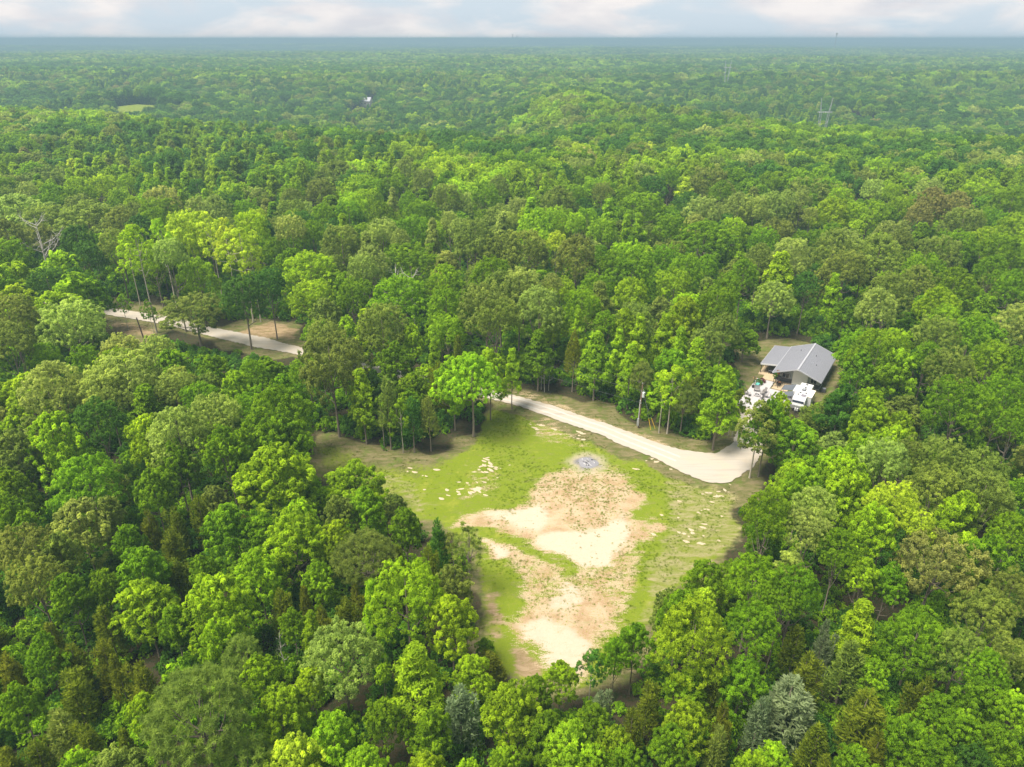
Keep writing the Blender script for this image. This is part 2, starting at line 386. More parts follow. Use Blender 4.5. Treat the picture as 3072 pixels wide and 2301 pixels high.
#CUT1
# ------------------------------------------------------------------ places kept open (read off the photo, laid on the ground)
VIS = [  # what the photograph shows uncovered by crowns
 [(935,1300),(1040,1322),(1150,1350),(1300,1362),(1420,1322),(1470,1230),(1492,1200),(1440,1180),(1445,1140),(1560,1160),(1700,1180),(1830,1215),(1900,1240),(1935,1275),(1975,1300),(2060,1322),(2140,1335),(2200,1318),(2205,1420),(2330,1455),(2300,1475),(2225,1520),(2210,1640),(2095,1675),(2030,1760),(1960,1800),(1900,1880),(1830,1940),(1760,1985),(1660,2010),(1590,1985),(1500,1940),(1440,1870),(1440,1700),(1405,1600),(1330,1555),(1250,1540),(1180,1470),(1080,1395),(960,1425),(925,1380)],
 [(262,918),(330,890),(420,905),(515,935),(545,955),(780,955),(905,960),(900,1010),(872,1050),(868,1060),(800,1072),(765,1055),(600,1040),(420,1015),(330,992),(290,945)],
 [(2235,1035),(2330,1028),(2450,1028),(2505,1062),(2496,1100),(2460,1165),(2450,1195),(2370,1205),(2300,1200),(2235,1232),(2222,1250),(2205,1215),(2238,1170),(2205,1085)],
 [(2215,1240),(2232,1240),(2226,1290),(2208,1300)]]
def W(poly): return [tuple(G(x, y)[:2]) for x, y in poly]
HO = np.array([62.55, 140.95]); HE = np.array([.5427, .8399]); HP = np.array([.8399, -.5427]); HYAW = math.atan2(-.5427, .8399)
def hl(u, w): return HO + HP * u + HE * w                 # house frame -> ground
HOUSE = [tuple(hl(*q)) for q in ((-10, -12), (6.5, -12.5), (7, 19), (-10.5, 19))]
ROAD_A = W([(1500,1178),(1543,1187),(1663,1219),(1753,1252),(1826,1274),(1916,1308),(1989,1335),(2043,1351),(2115,1360),(2144,1362),(2177,1346),(2200,1326),(2212,1290),(2222,1241),(2232,1214)]) \
       + W([(2300,1214),(2302,1290),(2292,1350),(2262,1400),(2222,1428),(2209,1436),(2196,1446),(2160,1451),(2127,1450),(2086,1436),(2025,1407),(1971,1378),(1862,1335),(1808,1308),(1732,1281),(1645,1252),(1558,1219),(1500,1205)])
L1 = W([(253,922),(298,918),(323,923),(412,937),(515,952),(633,982),(791,1013),(872,1036)])
L2 = W([(877,1061),(768,1043),(610,1004),(488,973),(400,958),(316,944),(253,934)])
ROAD = [(-160, 210), (-138, 203.5)] + L1 + ROAD_A[:15] + ROAD_A[15:] + L2 + [(-138, 198.5), (-160, 205)]
OPEN = W([(945,1300),(1040,1318),(1150,1345),(1290,1355),(1420,1312),(1470,1225),(1440,1180),(1450,1130),(1560,1160),(1700,1185),(1830,1215),(1935,1275),(2060,1320),(2140,1335),(2215,1300),(2330,1455),(2225,1530),(2215,1700),(2140,1790),(2000,1900),(1900,2050),(1760,2100),(1600,2110),(1450,2040),(1420,1800),(1380,1660),(1280,1600),(1120,1560),(1000,1470),(915,1400)])

# ------------------------------------------------------------------ ground
def axis(stops):
    out = [stops[0][0]]
    for (a, st), (b, _) in zip(stops[:-1], stops[1:]):
        n = max(1, int(round((b - a) / st))); out += list(a + (b - a) * (np.arange(n) + 1) / n)
    return np.array(out)
gx = axis([(-9800, 240), (-3000, 120), (-1000, 30), (-400, 9), (-130, 1.1), (-62, .5), (62, 1.0), (110, 9), (400, 30), (1000, 120), (3000, 240), (9800, 1)])
gy = axis([(-260, 12), (30, 1.2), (58, .5), (150, 1.0), (205, 6), (400, 14), (1200, 60), (3000, 150), (11000, 1)])
X, Y = np.meshgrid(gx, gy); xs = X.ravel(); ys = Y.ravel()
near = (np.abs(xs) < 150) & (ys > 35) & (ys < 215); nx, ny = xs[near], ys[near]
zz = terrain(xs, ys)
rd = sdist(nx, ny, ROAD)
mic = (vnoise(nx / 2.3, ny / 2.3, 21) - .5) * .14 + (vnoise(nx / .8, ny / .8, 22) - .5) * .05
mic *= ss(.3, -1.2, rd)
hs_ = sdist(nx, ny, [tuple(hl(*q)) for q in ((-9.6, -14), (5.5, -14), (5.5, 18.5), (-9.6, 18.5))]); mic *= ss(.5, -1, hs_)
zz[near] += mic
def field(poly_px, soft, amp=1.0):
    d = sdist(nx, ny, W(poly_px)); n = (vnoise(nx / 4, ny / 4, 31) - .5) * 2.2 + (vnoise(nx / 1.5, ny / 1.5, 33) - .5) * 1.2
    return ss(-soft, soft, d + n * amp)
def c2(l, ox=1200, oy=1400, s=.4973): return [(ox + a * s, oy + b * s) for a, b in l]
op = sdist(nx, ny, OPEN); f_open = ss(-2.5, 2.5, op + (vnoise(nx / 5, ny / 5, 40) - .5) * 5)
f_open = np.maximum(f_open, ss(-3.5, .5, sdist(nx, ny, ROAD)) * .95)
f_open = np.maximum(f_open, field([(600,1000),(760,950),(900,970),(930,1060),(820,1080),(640,1040)], 2) * .9)
f_open = np.maximum(f_open, field([(290,890),(520,920),(560,960),(440,1040),(300,1010)], 2))
f_open = np.maximum(f_open, field([(2190,1080),(2240,1030),(2360,1010),(2540,1050),(2520,1150),(2440,1240),(2230,1180)], 1.2))
f_grass = field([(1130,1395),(1250,1430),(1330,1400),(1420,1330),(1475,1222),(1560,1245),(1700,1300),(1900,1385),(2060,1450),(2150,1475),(2200,1500),(2190,1640),(2000,1800),(1850,1985),(1800,2050),(1450,2030),(1440,1650),(1350,1590),(1180,1540),(1060,1470)], 2.2)
f_dry = field([(1990,1440),(2080,1450),(2200,1490),(2205,1640),(2080,1700),(1980,1800),(1930,1860),(1950,1700),(2010,1620),(2030,1560)], 2.5)
f_grass = np.maximum(f_grass, .52 * field([(940,1330),(1100,1370),(1300,1385),(1420,1340),(1480,1230),(1560,1250),(1400,1420),(1180,1480),(1060,1450),(960,1430)], 3, 2))
f_dry = np.maximum(f_dry, field([(1000,1410),(1180,1400),(1260,1450),(1330,1520),(1200,1560),(1060,1500)], 3) * .5)
s1 = field(c2([(340,350),(440,290),(560,250),(650,240),(770,180),(850,60),(900,20),(1050,10),(1350,20),(1440,80),(1450,200),(1400,300),(1500,340),(1560,370),(1500,440),(1380,480),(1280,550),(1200,600),(1060,610),(900,530),(720,440),(560,385),(350,360)]), 2.2, 1.3)
s2 = field(c2([(450,400),(560,420),(660,470),(690,560),(640,600),(560,560),(480,480)]), 1.5, 1.0)
s3 = field(c2([(1020,640),(980,760),(880,830),(760,850),(640,920),(700,1060),(860,1170),(900,1240),(1050,1260),(1200,1120),(1330,1010),(1400,880),(1300,800),(1100,760),(1060,660)]), 3.2, 1.6)
sm = field(c2([(500,455),(640,480),(720,520),(900,580),(1000,610),(1480,500),(1520,700),(1400,900),(1200,1010),(760,880),(680,640)]), 2, 1.6)
f_gs = field(c2([(330,365),(480,372),(720,450),(900,545),(1060,620),(1045,632),(880,568),(700,482),(540,405),(340,382)]), .45, .35); s1 = s1 * (1 - .22 * ss(99, 106, ny)); f_sand = np.clip(np.maximum.reduce([s1 * .92, s2 * .92, s3 * .85, sm * .60]), 0, 1)
f_sand = np.maximum(f_sand, field(c2([(600,420),(760,455),(930,535),(1070,600),(1080,680),(900,680),(700,590),(600,500)]), 1.5, .8) * .66 * (1 - .6 * f_gs)); f_sand = np.maximum(f_sand, field([(1570,1262),(1650,1255),(1760,1310),(1770,1335),(1680,1320),(1590,1310)], 1.5, 1.5) * .42)
f_sand = np.maximum(f_sand, field([(1780,1390),(1860,1380),(1900,1420),(1850,1450),(1790,1440)], 1.5, 1.5) * .42)
f_sand = np.maximum(f_sand, field([(1400,1400),(1500,1385),(1530,1420),(1500,1500),(1400,1490)], 1.5, 1.5) * .36)
f_sand = np.maximum(f_sand, field([(1500,1165),(1600,1175),(1740,1235),(1900,1290),(2080,1355),(2190,1335),(2180,1352),(2050,1362),(1880,1310),(1700,1245)], .8, .6) * .45)
w1 = field(c2([(820,440),(900,380),(1100,390),(1350,320),(1420,350),(1300,480),(1230,580),(1100,600),(930,540)]), 1.0)
w2 = field(c2([(480,300),(560,265),(850,230),(930,320),(820,390),(650,350)]), 1.2)
w3 = field(c2([(720,960),(820,940),(1000,1000),(1150,1070),(1050,1220),(900,1200),(760,1060)]), 1.3)
w4 = field(c2([(470,410),(560,430),(640,500),(600,540),(520,480)]), .9)
w5 = field(c2([(980,700),(1050,640),(1060,800),(940,850)]), .9) * .7
f_pale = np.clip(np.maximum.reduce([w1, w2, w3, w4, w5]), 0, 1)
f_red = field(c2([(480,740),(600,740),(650,800),(630,940),(600,1060),(480,1020)]), 2.0, 1.5) * .8
f_red = np.maximum(f_red, field(c2([(640,1080),(760,1080),(860,1200),(860,1300),(700,1260)]), 1) * .7)
f_red = np.maximum(f_red, field([(640,1015),(820,960),(905,985),(880,1020),(700,1010)], 1.5) * .7)
f_red = np.maximum(f_red, field([(330,955),(480,985),(480,1020),(340,1000)], 1.5) * .6)
fx, fy = G(1762, 1388)[:2]; fr = np.hypot(nx - fx, (ny - fy)) + (vnoise(nx / .9, ny / .9, 51) - .5) * 1.0
f_ash = ss(2.9, 1.3, fr); f_burn = ss(4.6, 2.4, fr)
f_grass2 = .66 * field(c2([(330,365),(480,372),(720,450),(900,545),(1060,620),(1045,632),(880,568),(700,482),(540,405),(340,382)]), .45, .35)
f_grass2 = np.maximum(f_grass2, field(c2([(540,600),(640,570),(650,720),(580,740),(500,700)]), 1.2))
f_grass2 = np.maximum(f_grass2, field(c2([(1500,480),(1680,400),(1640,560),(1450,880),(1360,1000),(1400,800)]), 1))
A = np.zeros((len(xs), 4), np.float32); B = np.zeros((len(xs), 4), np.float32)
f_sand = f_sand * (1 - .75 * f_grass2 * (1 - .0 * f_pale)); f_grass = np.maximum(f_grass, f_grass2)
A[near, 0] = f_open; A[near, 1] = f_grass; A[near, 2] = f_sand; A[near, 3] = f_pale
B[near, 0] = f_dry; B[near, 1] = f_red; B[near, 2] = f_ash; B[near, 3] = f_burn
ff = ss(1.25, .85, np.hypot((xs - FIELD_C[0]) / 50, (ys - FIELD_C[1]) / 34)); B[:, 0] = np.maximum(B[:, 0], 0); A[:, 0] = np.maximum(A[:, 0], ff); A[:, 1] = np.maximum(A[:, 1], ff * .9)
nxg, nyg = len(gx), len(gy)
ii = (np.arange(nyg - 1)[:, None] * nxg + np.arange(nxg - 1)[None]).ravel()
gf = np.stack([ii, ii + 1, ii + 1 + nxg, ii + nxg], 1)

def ramp2(t, fac, a, b, lo=0., hi=1.):
    m = N(t, 'ShaderNodeMapRange', interpolation_type='SMOOTHSTEP'); m.inputs['From Min'].default_value = lo; m.inputs['From Max'].default_value = hi
    t.links.new(fac, m.inputs['Value']); return mixc(t, m.outputs[0], a, b)
def ramp1(t, fac, lo, hi):
    m = N(t, 'ShaderNodeMapRange', interpolation_type='SMOOTHSTEP'); m.inputs['From Min'].default_value = lo; m.inputs['From Max'].default_value = hi; t.links.new(fac, m.inputs['Value']); return m.outputs[0]
def mixc(t, fac, a, b):
    x = N(t, 'ShaderNodeMix', data_type='RGBA')
    if isinstance(fac, (int, float)): x.inputs['Factor'].default_value = fac
    else: t.links.new(fac, x.inputs['Factor'])
    for s, v in (('A', a), ('B', b)):
        if isinstance(v, tuple): x.inputs[s].default_value = (*v, 1)
        else: t.links.new(v, x.inputs[s])
    return x.outputs['Result']
def math_(t, op, a, b=None, clamp=False):
    m = N(t, 'ShaderNodeMath', operation=op, use_clamp=clamp)
    for i, v in enumerate((a, b)):
        if v is None: continue
        if isinstance(v, (int, float)): m.inputs[i].default_value = v
        else: t.links.new(v, m.inputs[i])
    return m.outputs[0]
def noise(t, vec, scale, detail=6, rough=.6, dist=0):
    n = N(t, 'ShaderNodeTexNoise'); n.inputs['Scale'].default_value = scale; n.inputs['Detail'].default_value = detail; n.inputs['Roughness'].default_value = rough; n.inputs['Distortion'].default_value = dist
    t.links.new(vec, n.inputs['Vector']); return n.outputs['Fac']
m_ground, t = mat('ground'); o = N(t, 'ShaderNodeOutputMaterial'); p = N(t, 'ShaderNodeBsdfPrincipled'); p.inputs['Roughness'].default_value = .95; p.inputs['Specular IOR Level'].default_value = .1
tcg = N(t, 'ShaderNodeTexCoord'); gv = tcg.outputs['Object']
mpp = N(t, 'ShaderNodeMapping'); mpp.inputs['Rotation'].default_value = (0, 0, R(-28)); mpp.inputs['Scale'].default_value = (.35, 1, 1); t.links.new(gv, mpp.inputs[0]); gs = mpp.outputs[0]
sa = N(t, 'ShaderNodeAttribute', attribute_name='masks_a'); sb = N(t, 'ShaderNodeAttribute', attribute_name='masks_b')
ca = N(t, 'ShaderNodeSeparateColor'); cb = N(t, 'ShaderNodeSeparateColor'); t.links.new(sa.outputs['Color'], ca.inputs[0]); t.links.new(sb.outputs['Color'], cb.inputs[0])
nA = noise(t, gv, .35, 8, .65); nB = noise(t, gv, 1.6, 8, .7, .4); nC = noise(t, gv, 6, 5, .7); nS = noise(t, gs, 1.1, 8, .7, .6); nF = noise(t, gv, 3.2, 3, .5)
floor_c = mixc(t, nA, (0.035, 0.030, 0.013), (0.065, 0.050, 0.030)); floor_c = ramp2(t, nB, floor_c, (0.024, 0.037, 0.010), .45, .62)
verge = ramp2(t, nS, (0.089, 0.098, 0.026), (0.178, 0.148, 0.077), .36, .64); verge = ramp2(t, nA, verge, (0.094, 0.124, 0.024), .5, .66)
verge = ramp2(t, nC, verge, (0.059, 0.050, 0.026), .60, .85)
bright = mixc(t, nB, (.105, .160, .010), (.180, .215, .015)); bright = ramp2(t, nC, bright, (0.101, 0.154, 0.010), .52, .8)
bright = mixc(t, math_(t, 'MULTIPLY', ramp1(t, nS, .5, .72), .55), bright, verge); bright = ramp2(t, nA, bright, (0.213, 0.231, 0.030), .52, .72)
dry = ramp2(t, nS, (0.154, 0.178, 0.030), (0.272, 0.237, 0.124), .38, .68)
sand = ramp2(t, nA, (.395, .300, .195), (.300, .200, .110), .40, .62); sand = ramp2(t, nC, sand, (.46, .365, .255), .45, .8); sand = ramp2(t, nS, sand, (.25, .21, .09), .56, .70)
pale = mixc(t, nB, (.46, .395, .315), (.41, .335, .245)); red = ramp2(t, nS, (.20, .140, .075), (.32, .235, .145), .35, .7); red = ramp2(t, nB, red, (.13, .15, .03), .55, .7)
def thresh(mask, nz, soft=.16, k=.55, lowf=True):
    s = math_(t, 'ADD', mask, math_(t, 'MULTIPLY', math_(t, 'SUBTRACT', nz, .5), k))
    m = N(t, 'ShaderNodeMapRange', interpolation_type='SMOOTHSTEP'); m.inputs['From Min'].default_value = .5 - soft; m.inputs['From Max'].default_value = .5 + soft
    t.links.new(s, m.inputs['Value']); return m.outputs[0]
col = mixc(t, thresh(ca.outputs[0], nB), floor_c, verge)
col = mixc(t, thresh(ca.outputs[1], nB, .2, .8), col, bright)
col = mixc(t, thresh(cb.outputs[0], nS, .25, 1.5), col, dry)
col = mixc(t, thresh(cb.outputs[1], nS, .2, 1.2), col, red)
sandf = thresh(ca.outputs[2], math_(t, 'ADD', math_(t, 'MULTIPLY', nS, .5), math_(t, 'MULTIPLY', nC, .5)), .16, 3.2); col = mixc(t, sandf, col, sand)
col = mixc(t, math_(t, 'MULTIPLY', thresh(sa.outputs['Alpha'], nS, .5, 1.6), sandf), col, pale)
spk = N(t, 'ShaderNodeMapRange'); spk.inputs['From Min'].default_value = .60; spk.inputs['From Max'].default_value = .68; t.links.new(nF, spk.inputs['Value'])
col = mixc(t, math_(t, 'MULTIPLY', math_(t, 'MULTIPLY', spk.outputs[0], sandf), math_(t, 'SUBTRACT', .75, math_(t, 'MULTIPLY', sa.outputs['Alpha'], .6))), col, (.24, .25, .05))
col = mixc(t, math_(t, 'MULTIPLY', sb.outputs['Alpha'], .75), col, mixc(t, nB, (.33, .27, .20), (.42, .36, .27)))
col = mixc(t, cb.outputs[2], col, ramp2(t, nC, (.11, .105, .125), (.24, .235, .25), .4, .7))
t.links.new(col, p.inputs['Base Color'])
bp = N(t, 'ShaderNodeBump'); bp.inputs['Strength'].default_value = .9; bp.inputs['Distance'].default_value = .12
t.links.new(math_(t, 'ADD', nC, nB), bp.inputs['Height']); t.links.new(bp.outputs[0], p.inputs['Normal']); t.links.new(p.outputs[0], o.inputs[0])
me = mesh_np('ground', np.stack([xs, ys, zz], 1), gf, [m_ground], smooth=True)
for nm, arr in (('masks_a', A), ('masks_b', B)):
    at = me.attributes.new(nm, 'FLOAT_COLOR', 'POINT'); at.data.foreach_set('color', arr.ravel())
g = put('ground', me); g['kind'] = 'structure'; g['label'] = 'grass and sandy soil clearing running into the forest floor'

def sheet(name, pts, z, m, sub=1.2, jit=.16, seed=0, lab=''):
    """flat sheet with a worn, uneven outline"""
    rr = random.Random(seed); P = []; n = len(pts)
    for i in range(n):
        a = np.array(pts[i]); b = np.array(pts[(i + 1) % n]); L = np.hypot(*(b - a)); k = max(1, int(L / sub)); nn = np.array([-(b - a)[1], (b - a)[0]]) / (L + 1e-6)
        for j in range(k): P.append(a + (b - a) * j / k + nn * rr.uniform(-jit, jit))
    bm = bmesh.new(); vs_ = [bm.verts.new((q[0], q[1], z)) for q in P]; bm.faces.new(vs_)
    bmesh.ops.triangulate(bm, faces=bm.faces[:]); bmesh.ops.recalc_face_normals(bm, faces=bm.faces)
    for f_ in bm.faces:
        if f_.normal.z < 0: f_.normal_flip()
    me = bpy.data.meshes.new(name); bm.to_mesh(me); bm.free(); me.materials.append(m); ob = put(name, me); ob['kind'] = 'structure'; ob['label'] = lab; return ob
m_gravel, t = mat('gravel'); o = N(t, 'ShaderNodeOutputMaterial'); p = N(t, 'ShaderNodeBsdfPrincipled'); p.inputs['Roughness'].default_value = .95
tcg = N(t, 'ShaderNodeTexCoord'); gv = tcg.outputs['Object']
mpp = N(t, 'ShaderNodeMapping'); mpp.inputs['Rotation'].default_value = (0, 0, R(33)); mpp.inputs['Scale'].default_value = (.12, 1.3, 1); t.links.new(gv, mpp.inputs[0])
a = noise(t, gv, .3, 7, .6); b = noise(t, gv, 9, 5, .8); c = noise(t, mpp.outputs[0], .8, 5, .6)
gc = ramp2(t, a, (0.360, 0.323, 0.282), (0.389, 0.333, 0.269), .35, .7); gc = ramp2(t, c, gc, (0.302, 0.269, 0.230), .5, .72); gc = ramp2(t, b, gc, (0.238, 0.211, 0.179), .56, .8); gc = ramp2(t, b, (0.446, 0.408, 0.358), gc, .2, .42)
t.links.new(gc, p.inputs['Base Color']); bp = N(t, 'ShaderNodeBump'); bp.inputs['Strength'].default_value = .6; bp.inputs['Distance'].default_value = .05; t.links.new(b, bp.inputs['Height']); t.links.new(bp.outputs[0], p.inputs['Normal']); t.links.new(p.outputs[0], o.inputs[0])
sheet('gravel_road', ROAD, .12, m_gravel, .55, .20, 3, 'pale gravel road crossing the clearing and widening into a turning bay')
m_track = simple('compacted_gravel', (.41, .385, .35), .95, 0, 1.3, .22, .3)
ctr = []
up_ = np.array(ROAD_A[:9]); lo_ = np.array(ROAD_A[-9:][::-1])
for i in range(9): ctr.append((up_[i] + lo_[i]) / 2)
ctr = np.array([[-40, 156.0]] + ctr); dd_ = np.gradient(ctr, axis=0); nn_ = np.column_stack([-dd_[:, 1], dd_[:, 0]]) / np.hypot(dd_[:, 0], dd_[:, 1])[:, None]
for off in (-.85, .85):
    a_ = ctr + nn_ * (off - .24); b_ = ctr + nn_ * (off + .24); sheet('wheel_track', [tuple(q) for q in a_[:-1]] + [tuple(q) for q in b_[:-1][::-1]], .126, m_track, .5, .07, 9, 'smoother worn wheel track on the gravel road')
